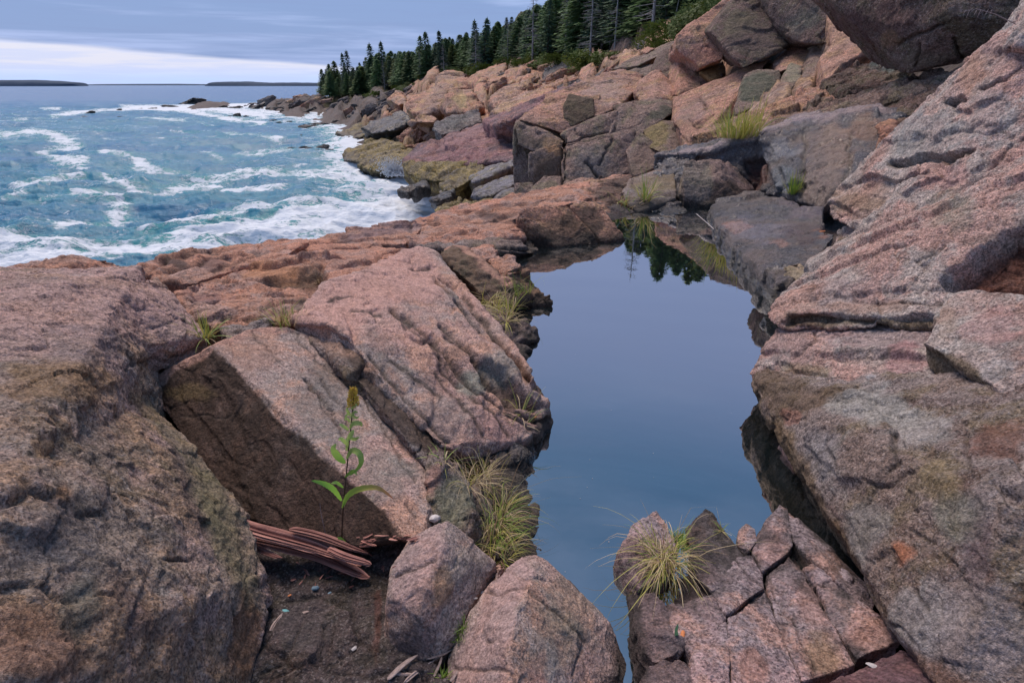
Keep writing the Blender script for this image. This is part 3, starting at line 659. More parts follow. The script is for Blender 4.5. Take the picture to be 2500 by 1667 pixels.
rock('slab_rib', 'long narrow pink rib of rock beside the broad slab, from crest to pool', 'slab', 'slab',
 [{'p': [(894,672,4.15),(904,655,4.4),(935,628,4.7),(985,607,5.0),(1033,602,5.05),(1062,614,5.0),(1080,636,4.75),(1120,680,4.4),(1170,735,4.0),(1225,800,3.6),(1275,868,3.2),(1303,922,3.0),
    (1290,945,2.95),(1240,880,3.2),(1180,800,3.55),(1110,715,4.05),(1075,680,4.3),(1000,690,4.3),(930,690,4.2)], 'ex': (.12, .2, -.5)}],
 amp=.45, cell=.5, axis=(.5,-1,-.15), strata=((.9,.4,.3), .12, .02), relief=[([(1105,685),(1085,690),(1115,745),(1180,830),(1260,920),(1300,940),(1280,915),(1190,790)],-.03,5),([(1010,655),(1070,650),(1062,672),(1015,672)],-.02,4)],
 crack_dirtshade=.85, cracks=[(8,.06,[(1074,680),(1105,715),(1142,765),(1175,800),(1215,830),(1262,880),(1290,925)]),(3,.01,[(935,660),(980,670),(1050,655)]),(3,.008,[(910,690),(1000,700)]),(3,.008,[(1130,720),(1190,790),(1260,880)])],
 tints=[([(900,660),(985,600),(1040,600),(1075,640),(1080,680),(900,700)],(.50,.29,.245),.7,14),(1210,830,(50,40),(.33,.25,.22),.5)], wetz=.04)
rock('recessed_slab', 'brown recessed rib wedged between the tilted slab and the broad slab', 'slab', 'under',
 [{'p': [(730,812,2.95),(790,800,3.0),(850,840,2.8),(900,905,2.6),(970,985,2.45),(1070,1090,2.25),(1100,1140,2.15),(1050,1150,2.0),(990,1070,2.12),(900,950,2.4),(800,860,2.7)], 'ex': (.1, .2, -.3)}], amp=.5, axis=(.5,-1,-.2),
 tints=[([(830,830),(900,880),(1080,1085),(1100,1140),(990,1075),(900,960),(840,880)],(.075,.05,.038),.85,8),([(735,812),(800,800),(850,835),(870,880),(830,880),(780,840)],(.40,.24,.17),.6,10)])  # dark brown strip: stain with the shade of the recess painted in
# grey-green block right of the slab foot and the rocks behind the big grass tuft
rock('rock_wedge', 'grey green rock wedge between the tilted slab foot and the dry grass tuft', 'rock', 'under',
 [{'p': [(1046,1130,2.0),(1062,1110,2.1),(1110,1130,2.12),(1140,1200,1.95),(1150,1290,1.75),(1120,1330,1.66),(1060,1325,1.66),(1046,1240,1.8)], 'ex': (.05, .15, -.3)}], amp=.5, tints=[(1100,1230,60,(.17,.19,.13),.6),(1055,1180,(14,50),(.40,.22,.18),.7)])
rock('waterside_rock', 'dark wet rock face dropping into the pool behind the big grass tuft', 'rock', 'under',
 [{'p': [(1225,1085,2.45),(1262,1100,2.5),(1288,1112,2.55),(1302,1180,2.30),(1326,1240,2.12),(1340,1310,2.0),(1350,1362,1.86),(1368,1392,1.78),(1310,1400,1.72),(1240,1380,1.70),(1160,1330,1.75),(1140,1250,1.9),(1165,1160,2.15)], 'ex': (.0, .05, -.35)}], amp=.7, wetz=.07,
 tints=[(1250,1250,(90,90),(.17,.15,.11),.5)])
rock('waterside_rock', 'small black broken rock lip at the pool edge just above the big grass tuft', 'rock', 'wetr',
 [{'p': [(1150,1075,2.45),(1240,1060,2.6),(1290,1085,2.58),(1300,1108,2.5),(1270,1120,2.42),(1180,1115,2.35)], 'ex': .2}], amp=1.2, wetz=.05)
# dark block and its neighbour poking into the pool
rock('pool_block', 'dark shadowed block with a pink upper edge between the narrow rib and the pool', 'rock', 'brown',
 [{'p': [(1068,612,5.15),(1085,600,5.3),(1137,598,5.3),(1165,620,5.1),(1215,655,4.9),(1262,692,4.75),(1300,720,4.7),(1290,742,4.65),(1235,742,4.6),(1200,760,4.4),(1168,705,4.55),(1110,660,4.8)], 'ex': (.05, .3, -.4)}], amp=.6,
 tints=[([(1068,606),(1085,596),(1137,594),(1170,618),(1262,690),(1250,700),(1170,640),(1130,612)],(.46,.26,.19),.85,6)], wetz=.05)
rock('pool_block', 'small pink capped block with its corner jutting into the pool, seedlings in front', 'rock', 'pink',
 [{'p': [(1190,632,5.3),(1215,622,5.4),(1252,623,5.4),(1276,645,5.15),(1240,652,5.05),(1230,668,4.95),(1200,660,5.1)], 'ex': .45},
  {'p': [(1232,662,4.95),(1280,648,5.05),(1300,668,4.95),(1315,700,4.85),(1341,742,4.74),(1300,745,4.7),(1240,744,4.68)], 'ex': .4}], amp=.6,
 tints=[([(1225,670),(1280,655),(1320,690),(1345,750),(1240,750)],(.12,.09,.055),.75,8)], wetz=.06)
rock('pool_block', 'low dark ribbed rock tongue at the waterline below the pale grass tuft', 'rock', 'under',
 [{'p': [(1165,745,4.35),(1215,745,4.45),(1260,775,4.2),(1300,820,4.05),(1302,832,4.0),(1285,870,3.75),(1272,878,3.65),(1240,850,3.7),(1200,800,3.95)], 'ex': .3}], amp=1.0, wetz=.06,
 cracks=[(3,.02,[(1190,770),(1240,830),(1280,865)]),(3,.02,[(1220,765),(1290,845)])], tints=[(1250,800,(50,40),(.16,.12,.12),.5)])

# front blocks
rock('pointed_block', 'pointed grey and pink granite block in the lower centre, right of the dark ground slab', 'rock', 'slab',
 [{'p': [(1093,1268,1.62),(1008,1307,'L'),(957,1382,1.44),(946,1450,'L'),(936,1560,1.30),(952,1608,1.24),(1042,1628,1.20),(1110,1566,1.28),(1145,1491,1.38),(1192,1420,'R'),
   (1212,1372,1.58),(1154,1318,'R'),(1073,1365,'L'),(1039,1440,1.32),(1022,1500,1.26)], 'ex': (.0, .06, -.3)}], planes={'L': ((1093,1268,1.62),(957,1382,1.46),(1039,1440,1.32)), 'R': ((1093,1268,1.62),(1039,1440,1.32),(1212,1372,1.62))}, amp=.35, cell=.3, vox=.0075,
 cracks=[(3,.010,[(960,1415),(990,1396),(1030,1380),(1062,1366)]),(3,.006,[(1048,1530),(1062,1540)]),(3,.006,[(1020,1500),(1040,1530)])],
 tints=[([(957,1380),(1010,1307),(1093,1268),(1073,1365),(1039,1440),(1022,1500),(940,1500)],(.37,.245,.24),.6,14),(1070,1430,(28,70),(.30,.185,.105),.7),(1000,1560,(60,50),(.16,.105,.10),.6),(1140,1380,(60,60),(.245,.225,.19),.4)])
rock('pointed_block', 'large wedge shaped granite block at the bottom centre, its grey side facing the pool channel', 'rock', 'slab',
 [{'p': [(1273,1358,1.56),(1307,1352,1.57),(1326,1360,1.56),(1400,1425,1.58),(1446,1474,1.5),(1497,1518,1.42),(1504,1593,1.34),(1560,1700,1.24),(1236,1386,1.5),(1185,1433,1.43),(1144,1491,1.36),(1128,1559,1.30),(1093,1602,1.25),
   (1080,1700,1.12),(1294,1426,1.38),(1263,1501,1.235),(1246,1576,1.125),(1246,1720,.98)], 'ex': (.0, .05, -.35)}], amp=.35, cell=.3, vox=.0075,
 cracks=[(3,.010,[(1190,1444),(1240,1440),(1290,1428),(1340,1480),(1400,1535),(1440,1570)]),(3,.008,[(1110,1625),(1160,1640),(1230,1640),(1250,1650)]),(4,.008,[(1185,1570),(1205,1565)]),(3,.008,[(1400,1640),(1420,1600),(1430,1570)])],
 tints=[([(1128,1559),(1185,1433),(1273,1355),(1300,1400),(1263,1501),(1246,1576),(1246,1700),(1080,1700)],(.40,.265,.255),.65,14),(1320,1640,(26,60),(.46,.25,.20),.8),(1345,1600,(20,70),(.36,.35,.34),.6),
        (1400,1480,(90,70),(.21,.19,.155),.5),(1360,1560,(90,90),(.20,.165,.125),.5)], wetz=.05)
rock('rock_splinter', 'small upright grey rock fin at the foot of the wedge block beside the channel', 'rock', 'right',
 [{'p': [(1420,1565,1.34),(1395,1600,1.28),(1408,1690,1.15),(1480,1700,1.2),(1500,1600,1.32),(1440,1580,1.36)], 'ex': .25}], amp=.6, tints=[(1470,1650,(60,60),(.15,.125,.10),.7)])
rock('rock_splinter', 'tiny grey rock chip wedged upright in the gap between the two pointed blocks', 'rock', 'slab',
 [{'p': [(1215,1368,1.62),(1228,1368,1.63),(1236,1385,1.6),(1222,1420,1.5),(1195,1440,1.45),(1192,1425,1.48)], 'ex': .1}], amp=.4)
rock('ground_slab', 'dark purple brown floor slab between the big left boulder and the pointed blocks', 'slab', 'floor',
 [{'p': [(640,1400,1.62),(760,1370,1.66),(900,1385,1.62),(960,1440,1.5),(1010,1580,1.27),(1100,1700,1.1),(600,1800,1.0),(610,1600,1.22)], 'ex': .25}], amp=.8, vox=.0085,
 cracks=[(4,.014,[(700,1460),(780,1450),(860,1480),(880,1560),(930,1600)]),(3,.01,[(640,1640),(720,1600),(800,1630),(900,1655),(960,1640)]),(4,.012,[(860,1560),(900,1548),(912,1600)])],
 tints=[(922,1520,(12,90),(.20,.075,.055),.5),(770,1400,(120,30),(.15,.12,.08),.5),(760,1530,(80,80),(.105,.085,.09),.5)])
rock('ground_slab', 'dark stone step under the driftwood bark at the foot of the shaded slab', 'slab', 'floor',
 [{'p': [(590,1290,1.86),(760,1300,1.86),(960,1300,1.78),(985,1330,1.7),(940,1400,1.58),(800,1385,1.62),(640,1370,1.66)], 'ex': .2}], amp=.7, vox=.0085)

# fractured rock, bottom right of centre: separate joint blocks
FR = [
 ('small triangular rock tip rising from the pool left of the notch', [(1507,1345,1.74),(1540,1282,1.92),(1603,1241,2.04),(1622,1265,1.98),(1628,1298,1.9),(1660,1340,1.78),(1640,1400,1.66),(1560,1440,1.58),(1525,1420,1.64)]),
 ('pinkish rock tip behind the green sprig at the near shore of the pool', [(1674,1290,1.93),(1722,1237,2.06),(1742,1250,2.04),(1760,1290,1.94),(1790,1320,1.86),(1822,1360,1.76),(1800,1420,1.62),(1740,1445,1.55),(1690,1400,1.66),(1680,1330,1.83)]),
 ('little grey rock nub between two pointed tips at the near shore', [(1803,1292,1.92),(1822,1276,1.96),(1845,1290,1.92),(1850,1320,1.84),(1830,1345,1.78),(1800,1330,1.84)]),
 ('tallest pink speckled rock point at the near shore of the pool', [(1832,1335,1.84),(1868,1265,1.96),(1905,1231,2.03),(1925,1240,2.0),(1935,1300,1.86),(1938,1330,1.8),(1925,1350,1.75),(1862,1395,1.66),(1850,1380,1.7),(1835,1350,1.78)]),
 ('narrow dark grey rock shoulder sloping from the tallest point toward the right wall', [(1905,1235,2.03),(1946,1268,1.96),(2010,1320,1.84),(2080,1390,1.7),(2145,1455,1.56),(2130,1500,1.46),(2060,1435,1.56),(1990,1370,1.7),(1942,1330,1.8),(1926,1270,1.93)]),
 ('purple pink speckled block in the middle of the fractured rock', [(1722,1400,1.68),(1800,1362,1.74),(1835,1355,1.76),(1862,1398,1.66),(1868,1435,1.58),(1775,1500,1.42),(1762,1490,1.45),(1735,1445,1.55)]),
 ('grey jointed block with a crack along each side, right of the middle pink block', [(1866,1400,1.66),(1925,1355,1.74),(1960,1395,1.66),(1990,1440,1.58),(2040,1560,1.36),(2080,1610,1.28),(2090,1625,1.25),(1960,1665,1.18),(1900,1540,1.38),(1872,1440,1.58)]),
 ('long pink and ochre patched joint block near the bottom right corner of the fractured rock', [(1775,1505,1.41),(1868,1442,1.56),(1895,1540,1.38),(1955,1668,1.17),(1960,1760,1.04),(1790,1760,1.02),(1780,1600,1.24)]),
 ('rust stained joint block beside the dark hollow under the right wall', [(1994,1430,1.58),(2060,1440,1.56),(2130,1505,1.45),(2200,1530,1.36),(2205,1560,1.3),(2100,1600,1.28),(2092,1612,1.27),(2045,1545,1.38)]),
 ('rounded lilac block tucked against the right wall over a small hole', [(1960,1385,1.68),(2000,1372,1.72),(2060,1390,1.68),(2080,1410,1.62),(2062,1445,1.55),(2030,1440,1.56),(1992,1428,1.6)]),
 ('grey brown block half hidden under the draping grass', [(1625,1480,1.5),(1740,1450,1.54),(1768,1500,1.43),(1775,1510,1.41),(1700,1545,1.34),(1690,1600,1.25),(1640,1540,1.36)]),
 ('mottled block at the bottom edge between the channel and the long pink block', [(1700,1550,1.33),(1775,1512,1.4),(1778,1600,1.24),(1786,1760,1.02),(1690,1760,1.0),(1680,1640,1.19)]),
 ('dark wet block at the channel edge under the hanging grass blades', [(1530,1450,1.6),(1600,1440,1.58),(1640,1500,1.45),(1680,1560,1.33),(1650,1600,1.25),(1600,1620,1.22),(1572,1590,1.27),(1574,1530,1.38),(1552,1505,1.44)]),
 ('dark purple block at the very bottom beside the mouth of the channel', [(1580,1620,1.2),(1660,1612,1.22),(1695,1640,1.18),(1700,1780,.98),(1540,1780,1.0),(1560,1680,1.12)]),
 ('dark maroon rock floor inside the hollow at the foot of the right wall', [(2090,1640,1.2),(2205,1590,1.24),(2320,1640,1.1),(2400,1780,.95),(1965,1780,1.0),(1975,1690,1.12)]),
]
for i, (lab, pts) in enumerate(FR):
    tn = []; mx_, my_ = np.mean([p[0] for p in pts]), np.mean([p[1] for p in pts])
    pts = [(mx_+(x-mx_)*.983, my_+(y-my_)*(.983 if y > my_ else .99), yy) for x, y, yy in pts]
    if i in (3, 5, 7, 6): tn = [(1990,1460,(50,70),(.46,.27,.22),.5),(2000,1590,(60,50),(.42,.27,.15),.6),(1840,1620,(40,60),(.44,.22,.16),.6),(1880,1330,50,(.40,.26,.26),.4)]
    if i == 8: tn = [(2130,1550,(80,45),(.36,.19,.13),.6),(2050,1500,(40,60),(.17,.16,.16),.5)]
    if i in (12, 13): tn = [(1600,1560,(200,200),(.10,.08,.085),.7), ([(1520,1440),(1555,1440),(1585,1600),(1580,1700),(1520,1700)],(.05,.04,.038),.9,8)]
    if i == 0: tn = [(1560,1370,(60,70),(.18,.12,.115),.6)]
    if i == 14: tn = [(2200,1640,(300,200),(.11,.05,.06),.85)]
    if i == 9: tn = [(2035,1395,(40,30),(.40,.34,.38),.6)]
    if i == 1: tn = [([(1722,1240),(1745,1252),(1800,1330),(1780,1350),(1740,1300)],(.17,.15,.09),.6,6)]
    rock('joint_block', lab, 'rock', 'frac', [{'p': pts, 'ex': (-.05, 0, -.3) if i in (0, 12, 13) else .3}], amp=.6 if i in (12, 13) else .4, cell=.5 if i in (12, 13) else .3, vox=.007, wetz=(.03 if i not in (0, 12, 13, 14) else None), tints=tn,
         cracks=[(3,.008,[(1560,1330),(1600,1400)])] if i == 0 else ([(2.5,.007,[(1870,1400),(1900,1470),(1960,1560),(1990,1640)])] if i == 6 else ([(2.5,.007,[(1790,1360),(1850,1420),(1862,1435)])] if i == 5 else [])), group='joint blocks of the fractured rock at the near shore')

fb = [PZ(x, y, zz) for x, y, zz in [(1545,1360,-.03),(1600,1275,-.02),(1660,1340,.0),(1722,1265,-.02),(1800,1345,.0),(1905,1262,.0),(2000,1340,.03),(2090,1430,.05),(2180,1540,.05),(2150,1650,.05),(2000,1760,.06),(1600,1760,.04),(1590,1600,.02),(1560,1470,.0),(1700,1450,.06),(1850,1400,.07),(1950,1500,.09),(1800,1600,.08)]]
fb = [p-np.array((0, 0, .045)) for p in fb]
rock('joint_bed', 'dark bed of rock seen down the cracks between the joint blocks', 'rock', 'frac', [{'p': fb, 'ex': .25}], world_pts=True, amp=.6, vox=.01, tints=[(1850,1500,(900,900),(.05,.038,.036),.9)])
# ================================================================ RIGHT ROCK WALL
rock('rock_wall', 'massive dark lower rock wall on the right, overhanging the pool edge', 'rock wall', 'under',
 [{'p': [(1834,925,3.04),(1880,905,3.02),(1980,930,2.7),(2180,960,2.35),(1850,985,2.86),(1884,1003,2.88),(1925,1080,2.58),(1975,1195,2.24),(2022,1290,1.98),(2100,1395,1.72),(2160,1465,1.5),(2195,1540,1.34),(2290,1660,1.08),(2340,1760,.95),
   (2900,1900,.75),(2900,900,1.55),(2500,1000,1.72),(2450,1240,1.3),(2250,1180,1.62),(2120,1050,2.1)], 'ex': (.5, .5, -.4)}], strata=((.8,.6,.3), .5, .035), vox=.010, amp=1.0, cell=.55, smooth=1,
 cracks=[(4,.014,[(2110,1170),(2150,1182),(2180,1182),(2205,1160),(2225,1152)]),(6,.018,[(2180,1060),(2190,1130),(2170,1150)]),(4,.01,[(2230,1300),(2280,1330)]),(5,.012,[(2360,1060),(2365,1160)]),(4,.01,[(2240,1440),(2270,1490)]),(3,.008,[(2030,1110),(2060,1150)])],
 relief=[([(1830,900),(1990,925),(2100,960),(2200,1060),(2230,1100),(2190,1060),(2100,985),(1990,960),(1860,950)],.02,6),([(1985,1000),(2100,990),(2170,1040),(2195,1120),(2150,1180),(2060,1170),(1970,1090)],.018,8),
         ([(2430,1190),(2500,1210),(2500,1235),(2460,1225)],-.03,5)],
 tints=[([(1834,925),(1880,905),(1990,950),(2100,965),(2200,985),(2240,1040),(2150,1010),(2050,985),(1960,1010),(1900,1010)],(.12,.08,.05),.7,10),(2205,1355,(32,42),(.42,.165,.085),.85),(1930,1015,(32,20),(.36,.17,.12),.6),(2020,1110,(60,70),(.24,.235,.25),.55),(2130,1000,(90,55),(.38,.37,.35),.7),(2250,1040,(90,40),(.40,.38,.36),.6),(2120,1300,(70,80),(.235,.235,.24),.5),
        (2240,1510,(90,100),(.29,.285,.29),.5),(2400,1560,(120,110),(.33,.28,.28),.5),(2340,1260,(60,60),(.26,.28,.22),.4),(2450,1080,(90,60),(.20,.09,.06),.6),
        ([(1880,1010),(1930,1050),(2030,1260),(2080,1340),(2110,1400),(2060,1400),(1990,1290),(1900,1100)],(.16,.105,.055),.75,10),([(2195,1560),(2300,1620),(2400,1700),(2250,1700)],(.19,.10,.07),.7,14),(2390,1330,(30,110),(.13,.10,.115),.5),(2300,1180,(60,45),(.26,.20,.09),.35)], wetz=.035)
rock('pale_flake', 'small pale pink rock flake standing in the water against the right wall', 'rock', 'pink',
 [{'p': [(1924,1062,2.62),(1932,1068,2.6),(1952,1125,2.42),(1956,1146,2.36),(1945,1135,2.36),(1912,1090,2.52),(1911,1078,2.56)], 'ex': .25}], amp=.2, tints=[(1930,1100,60,(.55,.38,.36),.8)])
rock('rock_layer', 'mauve sloping rock layer under the long overhang on the right', 'rock wall', 'right',
 [{'p': [(1832,912,3.08),(1850,880,3.12),(1895,800,3.3),(1925,795,3.2),(2280,790,2.6),(2300,850,2.4),(2290,960,2.15),(2260,1010,2.05),(2180,975,2.2),(2090,940,2.42),(2000,925,2.62),(1895,893,2.98),(1837,930,3.02)], 'ex': (.5, .4, -.25)}], strata=((.8,.6,.3), .38, .07), vox=.0105, amp=.7, cell=.5,
 cracks=[(4,.018,[(1935,880),(1950,865),(1990,830),(1990,810)]),(3,.008,[(2150,870),(2200,860)])],
 relief=[([(1830,915),(1895,885),(2000,915),(2100,945),(2180,975),(2100,960),(2000,950),(1895,905)],-.02,5)],
 tints=[(2150,830,(150,50),(.36,.265,.27),.6),(1930,850,(70,60),(.31,.245,.245),.5),(2220,900,(60,50),(.46,.22,.22),.6),(2130,935,(45,30),(.42,.43,.45),.7),(1960,905,(70,20),(.20,.17,.07),.5)], wetz=.03)
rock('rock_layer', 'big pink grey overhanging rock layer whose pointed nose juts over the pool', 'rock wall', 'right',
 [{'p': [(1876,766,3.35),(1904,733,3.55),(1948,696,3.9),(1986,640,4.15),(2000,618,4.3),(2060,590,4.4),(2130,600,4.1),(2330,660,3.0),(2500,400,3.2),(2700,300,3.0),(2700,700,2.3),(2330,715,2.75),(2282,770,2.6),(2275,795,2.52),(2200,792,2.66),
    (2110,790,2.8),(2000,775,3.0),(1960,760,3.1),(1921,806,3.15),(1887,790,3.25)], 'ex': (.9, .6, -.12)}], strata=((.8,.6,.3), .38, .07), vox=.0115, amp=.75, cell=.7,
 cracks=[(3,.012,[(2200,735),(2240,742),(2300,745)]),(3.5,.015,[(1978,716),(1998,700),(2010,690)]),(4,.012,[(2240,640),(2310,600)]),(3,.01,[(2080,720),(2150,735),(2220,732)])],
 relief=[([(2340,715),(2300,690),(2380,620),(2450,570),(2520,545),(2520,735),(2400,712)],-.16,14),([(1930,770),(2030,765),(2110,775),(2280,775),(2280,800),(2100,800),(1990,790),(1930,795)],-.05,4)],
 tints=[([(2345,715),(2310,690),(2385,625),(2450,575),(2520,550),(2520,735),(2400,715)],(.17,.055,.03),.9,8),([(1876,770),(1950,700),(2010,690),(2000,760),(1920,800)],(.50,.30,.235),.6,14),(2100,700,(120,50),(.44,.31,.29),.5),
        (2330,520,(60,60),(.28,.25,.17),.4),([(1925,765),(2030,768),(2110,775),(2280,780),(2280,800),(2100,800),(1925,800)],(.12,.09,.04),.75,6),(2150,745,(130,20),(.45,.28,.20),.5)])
rock('rock_layer', 'grey and pink lichened rock layer with ragged undercut lip, above the overhanging nose', 'rock wall', 'right',
 [{'p': [(2022,518,4.75),(2045,460,4.95),(2075,437,5.0),(2100,411,5.1),(2170,345,5.2),(2305,255,5.1),(2372,167,4.9),(2400,112,4.8),(2500,40,4.3),(2800,-100,4.0),(2800,500,2.9),(2500,460,3.3),(2300,620,3.3),(2200,610,3.7),(2080,560,4.4),(2045,545,4.6),
   (2100,525,4.5)], 'ex': (.9, .5, -.15)}], strata=((.86,.10,.5), .42, .075), vox=.0135, amp=.8, cell=.7,
 cracks=[(5,.03,[(2170,395),(2200,400),(2240,392),(2320,395),(2370,365)]),(4,.02,[(2150,520),(2185,440),(2270,425)]),(5,.025,[(2360,480),(2420,465),(2500,470)]),(4,.02,[(2310,255),(2345,240),(2360,252)]),(4,.02,[(2400,215),(2440,195),(2460,200),(2490,160)]),(3.5,.015,[(2415,420),(2440,390),(2500,330)]),
         (4,.02,[(2240,620),(2290,590),(2330,560)])],
 relief=[([(2050,455),(2130,425),(2200,440),(2270,420),(2180,440),(2150,515),(2060,545),(2010,530)],-.05,4),([(2170,395),(2320,395),(2370,365),(2320,380),(2240,372),(2190,385)],-.10,4),([(2360,485),(2430,462),(2530,470),(2530,450),(2400,445),(2350,470)],-.08,4),([(2300,250),(2350,235),(2362,250),(2330,262)],-.08,3),([(2395,212),(2440,192),(2465,198),(2440,208),(2400,222)],-.08,3)],
 tints=[([(2030,520),(2050,455),(2150,440),(2140,520),(2080,540)],(.48,.30,.22),.6,12),(2330,440,(50,40),(.46,.27,.25),.6),(2260,330,(120,60),(.37,.38,.37),.6),(2380,190,(40,60),(.46,.27,.19),.7),(2460,130,(60,50),(.42,.28,.26),.5),
        ([(2170,398),(2320,398),(2370,368),(2320,380),(2240,380)],(.20,.15,.06),.7,6),(2420,280,(60,90),(.38,.385,.38),.5),(2100,490,(70,20),(.30,.20,.12),.5)])
rock('rock_layer', 'thin pale rock ledge with black undersides between the lichened layer and the overhanging nose', 'rock wall', 'right',
 [{'p': [(2035,600,4.5),(2045,560,4.8),(2090,545,4.8),(2200,500,4.6),(2330,440,4.0),(2350,520,3.7),(2260,560,3.9),(2130,610,4.2),(2060,605,4.4)], 'ex': (.9, .6, -.06)}], strata=((.8,.6,.3), .38, .07), vox=.013, amp=.7,
 cracks=[(4,.03,[(2040,598),(2080,585),(2130,570),(2200,552)])], tints=[([(2040,575),(2130,570),(2200,550),(2130,610),(2040,610)],(.13,.10,.04),.7,8)])
rock('summit_block', 'bright grey granite crest at the top right corner beside the seed head', 'rock wall', 'right',
 [{'p': [(2395,118,4.7),(2465,50,4.7),(2500,8,4.6),(2700,-150,4.4),(2700,150,3.8),(2480,110,4.0),(2420,140,4.4)], 'ex': (.8, .5, -.2)}], strata=((.8,.6,.3), .38, .07), vox=.014, amp=.7, tints=[(2470,90,(80,30),(.40,.40,.39),.6)])
rock('corner_boulder', 'coarse pink and grey speckled boulder at the right edge, dark beneath', 'boulder', 'right',
 [{'p': [(2258,838,2.3),(2285,790,2.42),(2322,718,2.6),(2345,706,2.62),(2395,706,2.5),(2500,730,2.3),(2750,760,1.9),(2750,1060,1.5),(2500,1010,1.7),(2430,945,1.84),(2365,870,2.05),(2300,850,2.2)], 'ex': (.35, .35, -.28)},
  {'p': [(2262,850,2.32),(2300,855,2.25),(2365,876,2.12),(2430,950,1.95),(2500,1020,1.85),(2360,1010,2.1),(2290,950,2.2)], 'ex': (.3, .3, -.2)}], vox=.009, amp=.75, cell=.45, smooth=1,
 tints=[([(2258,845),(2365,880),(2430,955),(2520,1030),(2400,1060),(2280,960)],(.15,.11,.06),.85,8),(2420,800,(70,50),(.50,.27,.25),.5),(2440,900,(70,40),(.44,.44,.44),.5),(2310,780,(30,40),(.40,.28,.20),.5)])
rock('pink_flake', 'thin curled pink rock edge on the wall at the far right margin', 'rock', 'pink',
 [{'p': [(2432,1203,1.42),(2452,1202,1.42),(2458,1212,1.4),(2520,1236,1.33),(2520,1245,1.33),(2450,1222,1.38)], 'ex': (.06, .05, -.02)}], amp=.15, vox=.005, tints=[(2470,1215,80,(.62,.42,.42),.9)])

# ================================================================ LEFT PINK LEDGES TOWARD THE SEA
def led(lab, pts, ex=.6, nm='pink_ledge', mat='pink', **k):
    k.setdefault('amp', .8); k.setdefault('cell', .5); k.setdefault('smooth', 1); k.setdefault('strata', ((-.30,.55,.8), .22, .07))
    return rock(nm, lab, 'rock', mat, [{'p': pts, 'ex': ex}], **k)
led('long wave smoothed pink ledge forming the skyline against the sea on the left', [(330,655,4.3),(400,622,4.9),(500,606,5.3),(600,592,5.7),(700,582,6.1),(760,585,6.0),(700,620,5.2),(600,650,4.7),(470,690,4.2),(400,690,4.1)],
    cracks=[(6,.06,[(372,662),(420,630),(480,615),(530,605)]),(6,.05,[(400,668),(460,652),(530,620),(560,628)]),(4,.03,[(520,660),(600,625),(700,600)])], tints=[(430,640,(30,14),(.07,.05,.045),.8),(520,640,(35,20),(.12,.08,.08),.7),(560,655,(70,20),(.46,.25,.18),.3)])
led('rounded orange pink rock swell with a black hollow beneath it', [(480,690,4.3),(560,665,4.6),(640,640,4.9),(740,620,5.3),(850,610,5.6),(930,600,5.8),(985,606,5.6),(1000,620,5.3),(960,650,4.8),(900,690,4.3),(800,700,4.0),(690,705,3.95),(600,702,4.0),(520,700,4.1)], ex=.45,
    relief=[([(540,680),(640,680),(720,660),(790,665),(800,700),(760,720),(640,712),(540,700)],-.10,6)], cracks=[(5,.05,[(785,650),(800,690),(780,712)]),(4,.03,[(940,620),(915,650),(890,665)])],
    tints=[([(600,690),(700,660),(780,655),(800,700),(760,715),(640,712)],(.10,.065,.04),.8,10),(660,660,(90,14),(.52,.25,.12),.6),(860,640,(80,35),(.42,.23,.17),.5)])
led('pink ledge behind the rounded swell, streaked dark purple near the surf', [(780,590,6.3),(840,560,6.9),(900,555,7.1),(1000,535,7.8),(1050,535,7.9),(1020,560,7.0),(1000,590,6.2),(940,600,6.0),(850,610,5.7),(780,615,5.6),(700,600,5.8)],
    tints=[([(830,575),(900,552),(1000,538),(1050,530),(1030,550),(930,570),(850,590)],(.19,.14,.155),.7,8),(840,590,(25,12),(.09,.06,.065),.8)], cracks=[(3,.03,[(820,585),(850,575),(870,590)]),(3,.03,[(1000,545),(1010,570),(1000,600)])])
led('low pink rock between the left boulder and the tilted slab, cracked across', [(420,710,3.3),(480,690,3.6),(560,690,3.75),(640,705,3.7),(740,712,3.6),(760,730,3.4),(745,770,3.15),(700,790,3.0),(620,795,2.95),(520,800,2.95),(450,770,3.1)], ex=.4,
    cracks=[(4,.03,[(540,770),(600,782),(660,790)]),(4,.02,[(560,765),(590,775),(640,770),(700,760)]),(4,.02,[(640,760),(700,730),(740,735)]),(4,.03,[(455,730),(540,725),(600,705)])], relief=[([(470,690),(600,690),(700,712),(600,712),(520,735),(470,740)],-.04,6)],
    tints=[(510,715,(60,22),(.17,.11,.12),.6),(740,745,(20,30),(.15,.12,.10),.7),(560,810,(40,14),(.09,.07,.06),.7)])
led('dark little block under the two grass tufts left of the tilted slab', [(540,800,2.95),(590,790,3.0),(660,785,3.0),(640,810,2.8),(560,830,2.75)], ex=.3, mat='under')
led('sloping pink slab lip with a black undercut, touching the broad slab', [(712,785,2.98),(735,772,3.1),(800,758,3.25),(850,762,3.2),(862,790,3.0),(838,808,2.88),(790,800,2.9),(740,795,2.92)], ex=.10, mat='slab', smooth=0, amp=.5, tints=[(780,775,(80,20),(.50,.31,.28),.6)])
